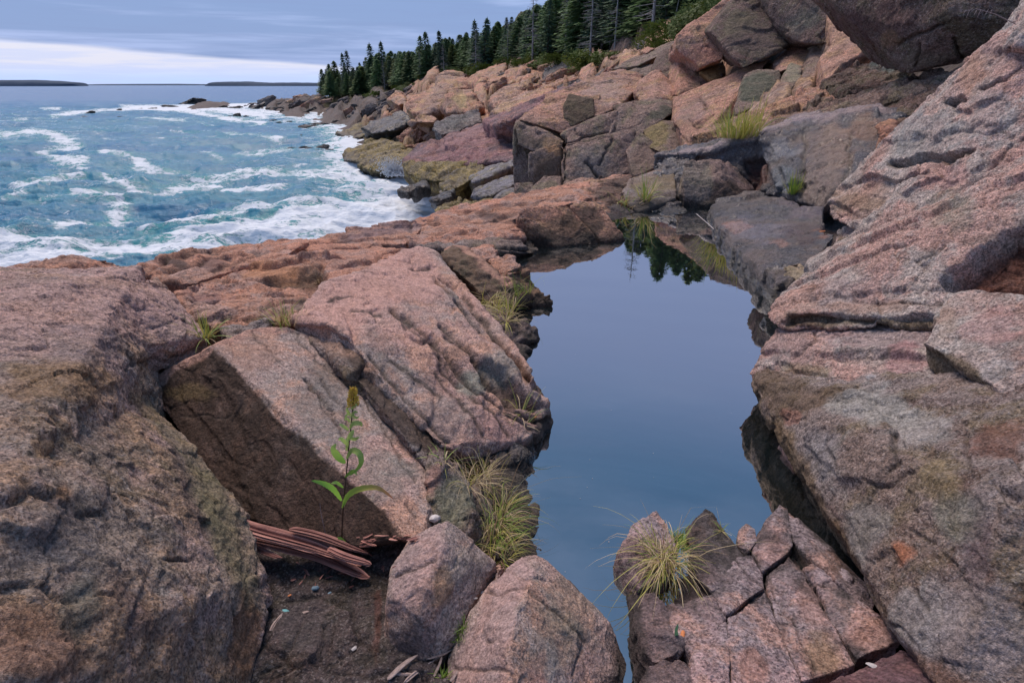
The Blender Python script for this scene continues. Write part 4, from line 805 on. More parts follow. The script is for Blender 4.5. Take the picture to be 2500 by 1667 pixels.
# thin bedded pink layers by the far left pool shore
for lab, pts in [
  ('uppermost of the thin pink rock beds stepping down to the far left shore', [(1000,578,6.4),(1050,560,6.9),(1142,548,7.2),(1250,545,7.3),(1275,565,6.9),(1180,565,6.8),(1060,590,6.3)]),
  ('second thin pink rock bed with a dark front edge, below the uppermost bed', [(1000,588,6.2),(1100,575,6.5),(1200,568,6.7),(1275,572,6.8),(1278,580,6.7),(1180,584,6.5),(1040,602,6.1)]),
  ('long brown fronted rock bed just above the dark waterside shelf', [(1010,598,6.0),(1100,592,6.2),(1200,582,6.5),(1255,588,6.5),(1290,600,6.4),(1180,612,6.1),(1060,606,5.9)]),
  ('dark flat rock shelf touching the pool left of the big square block', [(1190,600,6.4),(1240,585,6.7),(1300,582,6.9),(1320,606,6.55),(1300,616,6.4),(1215,628,6.1),(1180,625,6.0)]),
  ('small pink rock hump behind the dark block at the pool', [(1130,610,5.7),(1180,600,5.9),(1200,602,5.9),(1212,622,5.6),(1205,630,5.5),(1150,630,5.4)])]:
    led(lab, pts, ex=.28 if 'shelf' not in lab else .5, smooth=0, amp=.7, nm='rock_bed', mat='pink' if 'shelf' not in lab else 'under', wetz=.06, group='thin rock beds at the far left shore of the pool')
led('long pink rock crest rising from the surf toward the far end of the pool', [(1000,545,7.6),(1060,520,8.2),(1120,500,8.7),(1200,485,9.1),(1290,470,9.6),(1400,448,10.0),(1440,440,10.2),(1450,480,9.0),(1380,500,8.2),(1270,530,7.6),(1130,560,7.1),(1020,575,6.8)],
    ex=.6, smooth=0, amp=.6, cell=.5, strata=((-.30,.55,.8), .20, .045), nm='pink_crest', mat='pink', cracks=[(3,.05,[(1120,520),(1250,495),(1400,480)]),(3,.04,[(1160,535),(1300,505)]),(3,.04,[(1050,545),(1150,545),(1250,535)])], relief=[([(1080,535),(1200,515),(1280,520),(1265,550),(1180,540)],-.05,5)],
    tints=[(1195,517,(40,8),(.08,.05,.045),.8),([(1165,535),(1270,525),(1265,550),(1200,545)],(.09,.06,.045),.7,8)])
led('square shouldered pink topped block standing in the far left corner of the pool', [(1261,530,6.95),(1271,512,7.0),(1330,500,7.15),(1388,501,7.2),(1400,515,7.15),(1424,550,7.05),(1450,570,7.0),(1468,592,6.92),(1360,606,6.72),(1326,586,6.9),(1285,560,7.0),(1264,545,7.1),(1320,556,6.98)], ex=.5, smooth=0, amp=.4, cell=.3, strata=None, nm='corner_block', mat='cpink',
    tints=[([(1300,560),(1395,510),(1430,550),(1475,595),(1360,612),(1326,590)],(.20,.135,.085),.8,8)], wetz=.06)
led('dark sided block with pink top right of the square shouldered block', [(1390,503,7.35),(1400,492,7.5),(1456,485,7.6),(1470,500,7.5),(1492,536,7.3),(1526,580,7.1),(1500,588,7.0),(1468,590,6.95),(1424,545,7.2)], ex=.5, smooth=0, amp=.4, cell=.3, strata=None, nm='corner_block', mat='cpink',
    tints=[([(1395,508),(1455,502),(1480,540),(1460,590),(1425,550)],(.085,.06,.05),.85,6),(1500,560,(25,40),(.22,.14,.10),.6)], wetz=.07)
led('long low pink ledge below the cliff, running to a point above the pool end', [(1290,470,10.0),(1420,438,10.8),(1520,425,11.2),(1542,424,11.2),(1540,440,10.6),(1560,480,9.6),(1520,500,9.0),(1480,520,8.6),(1440,470,9.2),(1380,480,9.2)], ex=.5, smooth=0, amp=.7, nm='pink_ledge', mat='cpink',
    tints=[([(1470,440),(1545,430),(1600,500),(1500,520),(1450,480)],(.12,.09,.075),.8,10)])
led('olive dark triangular slab leaning at the far left end of the pool', [(1540,432,10.4),(1600,413,10.6),(1642,410,10.6),(1650,440,10.0),(1655,480,9.4),(1620,495,9.1),(1560,520,8.8),(1535,500,9.0),(1520,470,9.4)], ex=.5, smooth=0, amp=.4, cell=.4, strata=None, nm='leaning_slab', mat='under', tints=[(1600,440,(70,25),(.22,.17,.09),.6)], wetz=.06)
led('wet black rocks at the far waterline below the leaning slab', [(1585,500,9.1),(1620,492,9.2),(1660,495,9.3),(1680,515,8.9),(1640,530,8.6),(1590,525,8.7)], ex=.3, smooth=0, nm='waterline_rock', mat='wetr', wetz=.05)

# ================================================================ FAR END OF THE POOL AND WET LEDGE
rock('split_block', 'blocky grey boulder with pink ridge and pointed right end beyond the pool', 'boulder', 'cliff',
 [{'p': [(1668,398,9.9),(1673,390,10.0),(1728,386,10.1),(1761,390,10.1),(1800,405,10.1),(1848,458,9.75),(1812,478,9.35),(1727,505,9.15),(1668,478,9.3),(1664,430,9.5),(1741,434,9.45)], 'ex': .5}], amp=.45, cell=.6,
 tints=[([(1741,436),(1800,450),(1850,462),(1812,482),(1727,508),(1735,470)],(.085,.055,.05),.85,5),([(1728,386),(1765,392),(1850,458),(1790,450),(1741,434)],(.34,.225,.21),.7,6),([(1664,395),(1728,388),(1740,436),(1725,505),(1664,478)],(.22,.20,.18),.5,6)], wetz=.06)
rock('wet_ledge', 'dripping dark blue wet block left of the grey split boulder', 'rock', 'wetr',
 [{'p': [(1592,404,10.6),(1620,382,10.9),(1660,378,10.9),(1690,385,10.6),(1690,470,9.7),(1650,480,9.6),(1600,430,10.2)], 'ex': .6}], amp=.8)
rock('ledge_wall', 'long dark wet ledge wall with a pink top behind the far end of the pool', 'rock wall', 'wetr',
 [{'p': [(1600,378,11.2),(1727,350,11.4),(1790,340,11.4),(1890,312,11.2),(1960,290,11.0),(1880,330,10.2),(1700,372,10.6),(1760,392,10.4),(1850,450,9.9),(1900,400,10.0)], 'ex': (.1, .6, -.6)},
  {'p': [(1890,312,11.0),(1960,292,10.7),(2150,262,9.7),(2220,262,9.2),(2170,345,8.4),(2100,411,7.8),(2070,440,7.6),(2050,470,7.5),(2010,512,7.6),(1960,490,8.2),(1900,478,8.8),(1850,450,9.4),(1860,345,10.0)], 'ex': (.3, .6, -.4)}], amp=.45, cell=.65, strata=((.95,-.25,.1), .55, .07),
 relief=[([(1820,395),(1870,390),(1885,470),(1850,455),(1825,420)],-.15,6),([(1700,372),(1900,310),(1960,285),(2150,262),(2180,275),(1990,305),(1880,340),(1760,375),(1700,385)],.06,4)],
 cracks=[(5,.06,[(1965,330),(1960,420),(1945,480)]),(4,.05,[(2080,330),(2075,400),(2060,450)]),(4,.04,[(1890,390),(1915,450),(1900,470)])],
 tints=[([(1600,380),(1790,340),(1960,290),(2150,262),(2190,270),(1980,305),(1870,335),(1700,378)],(.36,.27,.27),.8,6),(1845,430,(22,45),(.13,.045,.03),.85),(2040,360,(45,70),(.28,.18,.13),.75),(2110,310,(50,30),(.30,.16,.09),.6),(2020,450,(50,60),(.23,.165,.13),.7),(2000,400,(60,110),(.22,.155,.12),.65),(1920,430,(30,40),(.17,.21,.24),.6),
        (1990,410,(40,60),(.20,.145,.125),.5),(1890,370,(60,25),(.20,.21,.235),.6)])
rock('reddish_block', 'small orange red rock block tucked against the pale right hand wall', 'rock', 'cpink',
 [{'p': [(2145,305,8.6),(2190,288,8.7),(2215,290,8.6),(2225,320,8.2),(2170,352,7.9),(2140,335,8.1)], 'ex': .5}], amp=.5, tints=[([(2190,288),(2240,290),(2230,330),(2170,355)],(.10,.065,.05),.85,5),(2160,315,(30,25),(.44,.20,.13),.6)])
for lab, pts in [
  ('low purple wet rock dome at the far right shore of the pool', [(1730,502,8.9),(1790,480,9.1),(1850,470,9.1),(1900,482,8.7),(1960,505,8.0),(1930,530,7.5),(1800,535,7.8),(1735,520,8.4)]),
  ('bluish wet rock shelf with an orange patch sloping into the pool', [(1735,515,8.4),(1800,520,7.9),(1920,500,8.0),(2010,505,7.4),(2020,540,6.8),(1990,580,6.2),(1900,600,6.0),(1790,598,6.3),(1770,570,6.8),(1745,540,7.6)]),
  ('dark shiny rock apron between the bluish shelf and the overhanging right wall', [(1785,595,6.4),(1880,580,6.4),(2000,560,6.3),(2040,570,5.9),(2010,620,5.3),(1960,650,5.0),(1940,700,4.7),(1930,705,4.7),(1880,668,5.1),(1830,630,5.7)])]:
    rock('wet_shelf', lab, 'rock', 'wetr', [{'p': pts, 'ex': .4}], amp=.6, cell=.6, smooth=1, wetz=.02, group='wet rock shelves at the far right shore',
         tints=[(1800,550,(35,16),(.42,.21,.14),.8),(1905,590,(30,12),(.36,.20,.16),.6),(1850,560,(90,30),(.20,.19,.24),.5),(1960,570,(50,30),(.09,.05,.045),.6),(1960,500,(60,30),(.17,.13,.145),.6),(2010,570,(25,10),(.30,.12,.06),.5)])
rock('cobble', 'pale yellowish grey cobble at the waterline right of the pool', 'cobble', 'right', [{'p': [(1908,655,4.95),(1925,641,5.05),(1975,640,5.05),(1990,655,4.9),(1970,680,4.65),(1945,685,4.6),(1915,668,4.8)], 'ex': .12}], amp=.4, smooth=5, tints=[(1945,660,60,(.36,.30,.18),.7)])
rock('cobble', 'dark grey wet cobble just left of the pale cobble', 'cobble', 'wetr', [{'p': [(1880,668,4.9),(1900,655,5.0),(1925,665,4.9),(1940,690,4.6),(1930,708,4.5),(1895,690,4.7)], 'ex': .12}], amp=.5, smooth=5)
# strata to the right, between ledge wall and the dark overhead boulder
for lab, mt, pts in [
  ('long pale stratum climbing to the right above the wet ledge wall', 'cliff', [(1790,338,11.8),(1890,300,12),(2050,245,11.4),(2200,195,10.6),(2300,175,10),(2372,160,9.4),(2350,200,9.2),(2200,250,9.8),(2000,300,10.6),(1850,340,11.2)]),
  ('dark toothed rock rib under the long pale stratum near the right wall', 'boul', [(2140,262,10.2),(2200,235,10.1),(2300,195,9.7),(2380,160,9.3),(2360,200,9.0),(2300,262,8.7),(2180,290,9.1)]),
  ('broad grey lower stratum behind the bright grass tuft', 'cpink', [(1690,325,13.2),(1800,290,13.4),(1900,255,13.6),(2030,205,13.6),(2060,215,12.8),(2050,245,12.2),(1900,300,12.2),(1790,338,12.0),(1700,345,12.4)]),
  ('purple rounded hump on the grey stratum right of centre', 'cliff', [(1970,245,12.4),(2010,220,12.8),(2050,215,12.8),(2060,238,12.2),(2000,262,11.9),(1965,270,11.9)]),
  ('dark green and grey slab under the overhead boulder', 'boul', [(2010,200,13.2),(2080,155,13.6),(2170,140,13.2),(2240,180,12.3),(2260,200,11.8),(2150,230,11.8),(2060,235,12.2)]),
  ('brown flat ledge under the overhead boulder beside the right wall', 'boul', [(2235,200,11.2),(2290,178,11),(2370,155,10.4),(2350,185,10),(2260,215,10.4),(2230,230,10.4)])]:
    rock('rock_stratum', lab, 'rock', mt, [{'p': pts, 'ex': (.2, .6, -.7)}], amp=.8, cell=1.2, group='tilted strata on the right', vox=.035, tints=[(2160,160,(40,20),(.12,.17,.17),.6),(2250,200,(40,20),(.25,.15,.10),.5)])

# ================================================================ CLIFF IN THE MIDDLE DISTANCE
CL = [
 ('leftmost tall cliff column with a pink top, above the surf gully', 'cliff', [(1256,318,18.2),(1262,300,18.6),(1290,283,19),(1378,300,19),(1378,470,17.8),(1330,480,17.5),(1256,486,17.5),(1256,380,17.9)], (.1,1.6,-.2), []),
 ('rounded pink cap on the leftmost cliff column', 'cpink', [(1272,292,18.6),(1285,277,19),(1330,262,19.8),(1385,240,20.5),(1460,232,20.5),(1450,290,19),(1378,325,18.4),(1300,300,18.4)], (.2,1.5,-.4), [([(1270,295),(1370,325),(1375,345),(1290,312)],(.10,.08,.065),.8,5)]),
 ('thick slanting bed on the front of the cliff column with an orange underside', 'cliff', [(1262,318,18.0),(1264,302,18.2),(1310,312,18.1),(1376,345,17.6),(1372,360,17.5),(1340,368,17.4),(1310,372,17.4),(1268,352,17.7)], (.1,1,-.1), [(1350,350,(30,12),(.40,.24,.12),.6),([(1262,320),(1320,350),(1330,372),(1268,355)],(.13,.10,.075),.7,5)]),
 ('square dark cliff buttress with an orange top edge left of the crack', 'cliff', [(1295,376,17.4),(1330,362,17.5),(1372,350,17.5),(1378,370,17.3),(1376,446,17.0),(1290,462,17.0),(1292,420,17.1)], (.1,1,-.2), [(1350,362,(40,14),(.42,.23,.11),.75),([(1300,385),(1378,370),(1378,450),(1300,460)],(.17,.11,.07),.65,8)]),
 ('small pale block at the foot of the cliff column', 'cliff', [(1258,448,16.8),(1300,446,16.9),(1300,478,16.5),(1258,486,16.5)], (.1,.6,-.3), []),
 ('low broken block stack at the foot of the dark buttress', 'cliff', [(1302,455,16.4),(1330,432,16.7),(1385,430,16.7),(1392,452,16.3),(1340,475,15.9),(1290,482,15.9)], (.1,.6,-.3), []),
 ('brown square niche block below the pink crown of the cliff', 'boul', [(1376,262,19.2),(1390,232,19.8),(1448,240,19.6),(1449,282,19.0),(1395,308,18.6),(1380,292,18.8)], (.1,.8,-.1), [(1415,270,(50,50),(.14,.105,.06),.7)]),
 ('big grey cliff panel with a hook shaped crack left of the middle', 'cliff', [(1370,330,17.9),(1385,318,18),(1458,284,18.5),(1505,272,18.6),(1500,300,18.3),(1482,335,17.9),(1400,352,17.5),(1378,345,17.6)], (.1,1.2,-.1), []),
 ('large smooth lower cliff panel above the pink ledge', 'cliff', [(1382,352,17.5),(1400,350,17.5),(1482,330,17.7),(1525,350,17.3),(1545,320,17.5),(1545,420,16.6),(1480,430,16.5),(1380,455,16.3),(1376,400,16.9)], (.1,1.4,-.2), [(1440,400,(60,40),(.20,.19,.185),.6),(1540,380,(30,60),(.29,.20,.18),.5)]),
 ('light coloured tall cliff pillar between the two large panels', 'cliff', [(1500,290,18.4),(1515,262,18.9),(1560,258,19),(1565,300,18.4),(1530,350,17.6),(1490,400,17.0),(1470,428,16.6),(1485,340,17.8)], (.1,1.4,-.2), [(1510,340,(30,60),(.32,.245,.215),.6)]),
 ('upright cliff face with a jutting dark overhang in its middle', 'cliff', [(1506,258,19),(1560,256,19),(1600,240,19.2),(1645,250,19),(1652,268,18.7),(1620,290,18.0),(1590,300,18.0),(1575,325,17.8),(1530,352,17.5),(1520,300,18.3)], (.1,1.4,-.2), [(1620,280,(40,16),(.10,.10,.07),.8)]),
 ('pointed brown cliff panel standing on the pink ledge', 'cliff', [(1525,352,17.3),(1560,322,17.5),(1590,360,17.0),(1625,375,16.7),(1600,410,16.2),(1560,432,15.9),(1545,425,16),(1543,360,17)], (.1,1.2,-.2), [(1575,390,(40,60),(.25,.165,.13),.6)]),
 ('yellow lichened cliff corner beside the pointed panel', 'cliff', [(1575,320,17.8),(1620,295,18),(1690,300,17.6),(1690,360,16.6),(1625,375,16.4),(1590,360,16.8)], (.1,1.2,-.3), [(1600,330,(40,50),(.30,.23,.08),.65),(1660,330,(40,40),(.20,.155,.12),.5)]),
 ('broad pinkish cliff shoulder right of the overhang', 'cpink', [(1650,240,19),(1700,228,19),(1775,222,18.6),(1815,170,19),(1870,150,18.8),(1840,210,17.8),(1800,270,16.6),(1740,300,15.8),(1700,345,14.8),(1680,365,14.8),(1680,300,16.4),(1648,285,17.6)], (.3,1.4,-.3), [(1700,330,(60,50),(.32,.19,.15),.5),(1690,270,(40,30),(.30,.22,.21),.5)]),
 ('dark green stained diamond shaped face high on the cliff', 'cliff', [(1820,185,17.6),(1850,170,17.8),(1900,172,17.4),(1905,205,16.8),(1870,245,15.9),(1800,278,15.4),(1795,260,15.8),(1815,215,16.9)], (.3,1,-.2), [(1850,225,(60,60),(.10,.115,.08),.85)]),
 ('narrow tilted pale fins right of the diamond shaped face', 'cliff', [(1905,205,16.6),(1930,155,17.4),(1960,160,17),(1955,190,16.3),(1920,235,15.4),(1880,255,15)], (.3,1,-.2), [(1940,180,(30,40),(.34,.32,.22),.6)]),
 ('crumbly orange grey knob on the ridge under the hanging boulder', 'cpink', [(1890,150,18.6),(1930,118,19),(1960,118,18.8),(1980,130,18.2),(1965,160,17.4),(1930,165,17.4),(1900,175,17.4)], (.2,1,-.3), []),
 ('slender upright slab leaning right of the crumbly knob', 'cliff', [(1965,160,17.2),(1985,118,18),(2025,102,18),(2030,120,17.4),(2000,180,16.2),(1980,205,15.6),(1960,195,16)], (.2,1,-.2), []),
 ('pink fin topped block under the tip of the overhead boulder', 'cpink', [(2008,140,16),(2035,110,16.4),(2110,70,16.4),(2125,95,15.8),(2150,120,15),(2100,130,14.6),(2050,160,14.2),(2020,195,14),(2010,170,14.8)], (.3,.8,-.3), [([(2050,160),(2150,118),(2140,140),(2070,170)],(.11,.08,.07),.8,5)]),
 ('bright salmon rock slice standing between the two hanging boulders', 'cpink', [(2022,12,17.6),(2058,25,17.2),(2062,60,16.8),(2110,85,16.2),(2080,105,16),(2035,112,16.2),(2024,80,16.8)], (.3,.8,-.2), [(2050,60,(50,60),(.54,.32,.21),.6)]),
]
rock('cliff_wall', 'jointed grey cliff wall behind the separate cliff panels, in vertical slabs', 'rock wall', 'cliff',
 [{'p': [(1266,312,20),(1300,290,20.6),(1460,250,21.2),(1560,240,21.2),(1700,232,21.2),(1800,232,20.4),(1880,245,18.6),(1700,345,17.4),(1560,415,18.3),(1400,440,18.8),(1290,470,19.2),(1266,472,19.4)], 'ex': (.2,1.6,-.4)}], amp=.6, cell=1.3, vox=.045, strata=((.9,-.35,.15), .9, .16), group=None)
for lab, mt, pts, ex, tn in CL:
    mx_, my_ = np.mean([p[0] for p in pts]), np.mean([p[1] for p in pts]); pts = [(mx_+(x-mx_)*1.06, my_+(y-my_)*1.06, yy) for x, y, yy in pts]
    rock('cliff_block', lab, 'cliff block', mt, [{'p': pts, 'ex': ex}], amp=.3, cell=.32, vox=.045, tints=tn, group='jointed blocks of the middle cliff',
         cracks=[(3,.08,[(1500,300),(1490,345),(1465,400)]),(2.5,.06,[(1400,320),(1430,340)]),(2.5,.06,[(1640,310),(1680,350)]),(4,.12,[(1430,400),(1470,440)]),(4,.14,[(1375,330),(1378,400),(1376,450)]),(3.5,.10,[(1385,352),(1440,338),(1482,330)]),(3,.06,[(1700,235),(1730,265)]),(2.5,.06,[(1680,290),(1700,310),(1740,280)])])
# pink crown and mid boulders
MB = [
 ('wide pale pink rock crown above the cliff column', 'cpink', [(1285,275,20),(1340,230,22),(1400,205,23),(1470,178,24),(1520,170,24.5),(1570,185,23.5),(1560,210,22),(1510,225,21),(1515,258,19.5),(1460,285,19),(1440,240,20.5),(1370,255,20)], (.3,1.5,-.7), .9, 1),
 ('rounded pink boulder perched on the cliff edge', 'cpink', [(1548,222,20.5),(1560,198,21),(1600,172,21.5),(1612,170,21.5),(1635,195,21),(1650,225,20),(1640,248,19.3),(1600,240,19.3),(1565,250,19.3)], (.1,1,-.1), .35, 4),
 ('pink faced block with a dark left side right of the perched boulder', 'cpink', [(1655,145,21.5),(1690,165,21),(1736,200,20),(1737,207,19.8),(1700,218,19.4),(1658,232,19.2),(1657,190,20)], (-.05,1,-.1), .5, 0),
 ('dark arch topped block behind the pink faced block', 'boul', [(1595,170,23),(1620,122,24),(1660,125,24),(1700,150,23),(1690,180,22),(1656,220,20.5),(1648,225,20.5),(1620,180,22)], (.1,1.2,-.1), .6, 0),
 ('orange rusty slab leaning under the great dark boulder', 'cliff', [(1706,178,20),(1765,150,20.5),(1772,175,20),(1750,200,19.4),(1736,198,19.4)], (.2,.6,-.1), .5, 0),
 ('low striped rock behind the perched boulder', 'cliff', [(1525,175,25),(1575,150,26),(1600,158,25),(1610,170,24),(1570,190,23.5),(1530,182,24.5)], (.1,1.5,-.3), .8, 0),
 ('long grey rock ramp below the forest edge, right of the pink crown', 'cliff', [(1490,170,27),(1545,140,30),(1620,110,32),(1660,95,32),(1655,115,28),(1620,130,26),(1560,160,25)], (.3,2,-.4), .9, 0),
 ('small pale angular block below the forest edge', 'cpink', [(1562,125,30),(1580,112,31),(1600,118,30),(1580,130,29)], (.1,1,-.3), .5, 0),
 ('great pink flanked boulder whose sunless face hangs over a black gap', 'cpink', [(1653,88,20.5),(1680,65,21),(1730,40,21.5),(1770,5,22),(1840,-60,22),(1760,90,20),(1765,145,19.4),(1710,165,19.6),(1650,118,20.4),(1690,150,20)], (.3,2,-.3), .6, 0),
 ('great dark boulder hanging over a black gap at the top', 'boul', [(1732,76,19.4),(1778,29,20),(1845,-70,21),(1920,-60,20.6),(1866,31,19.6),(1894,68,19.2),(1942,104,18.6),(1880,136,18),(1815,167,17.8),(1797,150,18),(1776,124,18.6),(1756,100,19)], (.3,2,.1), .5, 0),
 ('second dark rounded boulder leaning on the first at the top edge', 'boul', [(1848,-60,19.8),(1858,-10,19.6),(1877,34,19.2),(1887,65,18.8),(1945,104,17.8),(1989,106,17.3),(2024,104,17),(2026,0,17.6),(2030,-80,18)], (.3,2,-.1), .5, 1),
 ('huge maroon overhead boulder filling the top right', 'boul', [(2018,-60,11.6),(2020,-5,11.5),(2057,22,11.2),(2101,66,10.8),(2152,112,10.4),(2205,165,10),(2215,182,9.9),(2265,172,9.9),(2345,150,9.6),(2405,112,9.2),(2470,50,8.9),(2560,-80,9),(2300,-100,9.6),(2160,60,10.2),(2320,40,9.2)], (.6,2,.2), .6, 1),
]
MT = {1: [(1600,215,(40,25),(.50,.32,.27),.5)], 2: [([(1658,232),(1700,218),(1740,205),(1720,195),(1690,205),(1660,225)],(.20,.13,.10),.7,4)], 4: [(1740,180,(40,25),(.36,.18,.05),.8)], 0: [(1480,225,(50,30),(.46,.35,.31),.5)],
      8: [(1700,130,(60,30),(.46,.22,.17),.6)], 9: [(1800,60,(40,30),(.16,.14,.08),.6),(1850,100,(70,40),(.115,.085,.075),.6)], 10: [(1960,50,(50,40),(.13,.14,.12),.5)],
      11: [(2130,50,(120,50),(.12,.06,.055),.6),(2250,150,(90,30),(.20,.155,.125),.6),(2170,95,(30,20),(.26,.15,.08),.6)]}
for i, (lab, mt, pts, ex, am, sm) in enumerate(MB):
    rock('boulder', lab, 'boulder', mt, [{'p': pts, 'ex': ex}], amp=am, cell=.4, smooth=sm, vox=.05 if i != 11 else .028, tints=MT.get(i, []),
         cracks=[(3,.08,[(2180,105),(2230,90),(2300,60)]),(3,.08,[(2330,90),(2350,150)]),(2.5,.06,[(2240,110),(2235,170)])] if i == 11 else [(3,.08,[(1330,250),(1400,230),(1470,235)]),(3,.06,[(1380,215),(1500,195)])] if i == 0 else [])
# ================================================================ THE FAR SHORE
rnd = random.Random(5)
def fz(x, y): return float(hfar(np.array([x]), np.array([y]))[0])
def farpt(px, Y, dz=0.0):
    p = Wp(px, Y, 0.0)
    for _ in range(12): p = Wp(px, Y, fz(p[0], Y)+dz)
    return p
# traced mid-distance rocks
MID = [
 ('long purple pink slab plunging toward the surf left of the cliff', 'purp', [(981,388,42),(1042,350,44),(1110,322,47),(1158,306,49),(1206,297,50),(1262,303,44),(1262,392,34),(1175,396,36),(1090,410,38),(998,420,39)], (0,4,-1.5)),
 ('olive slimed skirt of rock under the purple slab at the splash', 'alga', [(985,395,40),(1060,405,38),(1175,395,35.5),(1190,420,34),(1090,445,34),(1020,440,36.5),(985,420,38.5)], (0,3,-1.5)),
 ('yellow streaked lit block above the purple slab', 'far', [(1080,262,60),(1096,222,62),(1151,217,62),(1168,238,60),(1177,255,58),(1172,272,56),(1141,276,56),(1093,274,57)], (0,4,-2)),
 ('dark faced block below the yellow streaked block', 'farg', [(1062,300,52),(1100,280,54),(1140,272,55),(1172,270,54),(1176,298,50),(1120,318,48),(1075,330,47),(1060,318,49)], (0,3,-2)),
 ('flat bright pink slab resting among dark rocks near the surf', 'far', [(1012,287,58),(1022,282,59),(1050,283,59),(1067,288,58),(1062,298,56),(1015,300,56)], (0,2,-.5)),
 ('small pink slab fragment beside the flat bright pink slab', 'far', [(997,298,57),(1008,293,58),(1014,300,57),(1004,306,56)], (0,1,-.4)),
 ('brown block with a black cleft right of it, up the slope', 'far', [(990,250,66),(1030,225,69),(1068,208,71),(1090,222,68),(1075,270,61),(1035,285,60),(1000,270,63)], (0,4,-2)),
 ('dark sloping rock shelf above the algae at the waterline', 'seaw', [(880,315,76),(930,290,80),(985,275,80),(1010,300,68),(960,318,68),(905,328,72)], (0,4,-1.5)),
 ('mustard coloured algae covered reef at the edge of the surf', 'alga', [(833,392,62),(850,370,66),(905,345,70),(960,345,66),(985,360,60),(960,385,57),(900,400,58)], (0,3,-1)),
 ('upper golden algae ledge behind the mustard reef', 'alga', [(880,350,72),(890,338,75),(930,330,76),(955,340,71),(950,355,68),(895,362,68)], (0,3,-1)),
 ('long brown olive tongue of rock running down to the splash', 'alga', [(868,403,56),(930,382,58),(1000,365,58),(1030,375,53),(990,400,50),(950,420,49),(900,415,52)], (0,3,-1.2)),
 ('outer dark olive reef low in the surf at the bend of the shore', 'alga', [(820,330,98),(870,308,104),(905,300,106),(935,305,98),(920,325,86),(850,342,88)], (0,4,-1)),
 ('blue grey wet slab streaked with algae beneath the cliff', 'blue', [(1147,430,32),(1180,410,34),(1230,395,34),(1253,388,33),(1256,405,31),(1200,430,29),(1150,450,29)], (0,2,-1)),
 ('second blue grey wet slab beneath the cliff, nearer the pink crest', 'blue', [(1150,475,24),(1190,450,26),(1240,430,27),(1256,428,26),(1256,450,23),(1200,478,21),(1165,482,22)], (0,2,-1)),
 ('yellow brown algae ledge left of the blue grey slabs', 'alga', [(1075,450,33),(1110,430,35),(1150,405,37),(1190,400,36),(1170,425,32),(1130,450,30),(1090,470,29)], (0,2,-1)),
 ('olive boulder at the water edge below the slabs', 'alga', [(1055,528,21),(1060,508,22),(1090,490,24),(1125,485,24),(1130,510,21),(1100,525,20)], (0,1.5,-1)),
 ('olive topped flat rock between the olive boulder and the pink crest', 'alga', [(1120,520,20),(1130,492,22.5),(1180,482,22.5),(1215,474,22),(1210,490,20),(1160,510,18.5)], (0,1.5,-1)),
 ('grey lilac rock patch between algae rocks and the pink crest', 'blue', [(1200,490,20),(1230,466,21.5),(1256,462,21),(1262,486,18),(1220,500,17)], (0,1.5,-1)),
 ('dark spearhead rock awash where the wave runs back', 'seaw', [(965,465,32),(1000,448,34),(1040,440,36),(1040,455,33),(990,468,31)], (0,1,-.6)),
 ('dark rock half under the backwash left of the olive boulder', 'seaw', [(1045,488,27),(1080,468,29),(1110,460,29),(1100,480,26),(1060,492,25)], (0,1,-.6)),
 ('large pale pink bedrock face below the forest edge', 'far', [(1195,235,62),(1230,205,66),(1290,192,68),(1330,195,66),(1320,222,58),(1270,250,52),(1220,262,50),(1195,255,54)], (0,5,-2)),
 ('long orange brown rock bed dipping left below the pink crown', 'far', [(1195,270,48),(1260,240,50),(1330,212,52),(1380,188,54),(1440,175,54),(1420,200,46),(1330,245,42),(1240,280,42)], (0,4,-2)),
 ('long dark purple rock bed under the orange brown bed', 'purp', [(1180,300,44),(1260,268,44),(1340,235,44),(1420,200,44),(1440,205,40),(1350,255,36),(1280,280,36),(1210,305,38)], (0,3,-2)),
 ('knobbly pink outcrop at the forest edge above the slope', 'far', [(1060,205,92),(1062,185,96),(1098,172,100),(1130,178,100),(1148,190,95),(1140,215,84),(1090,222,82)], (0,6,-3)),
 ('second knobbly pink outcrop along the forest edge', 'far', [(1140,205,88),(1160,178,94),(1235,146,98),(1240,160,92),(1220,190,80),(1170,210,78)], (0,6,-3)),
 ('broad blocky pink outcrop at the forest edge in the middle', 'far', [(1215,195,78),(1240,170,84),(1320,155,86),(1335,170,80),(1320,190,70),(1250,205,68)], (0,6,-3)),
 ('pale grey rock shoulder poking from the bushes', 'farg', [(1320,180,66),(1350,155,72),(1390,142,72),(1390,168,62),(1340,195,58)], (0,5,-2)),
 ('pink boulder at the left forest edge over the grey shore', 'far', [(945,245,106),(965,218,112),(985,225,110),(995,248,100),(970,258,98)], (0,5,-2)),
]
for i, (lab, mt, pts, ex) in enumerate(MID):
    Ym = np.mean([p[2] for p in pts])
    rock('shore_rock', lab, 'rock', mt, [{'p': pts, 'ex': ex}], amp=.6, cell=1.0 if mt == 'alga' else .75, vox=Ym*.0034/.75, wetz=SEA+.45, group='large rocks of the far shore',
         strata=((-.35,-.2,.9), Ym*.022, Ym*.004), tints=[(1125,245,(16,22),(.52,.42,.20),.6)] if i == 2 else [([(1000,380),(1160,306),(1262,300),(1230,322),(1080,360)],(.40,.24,.235),.6,8)] if i == 0 else [])
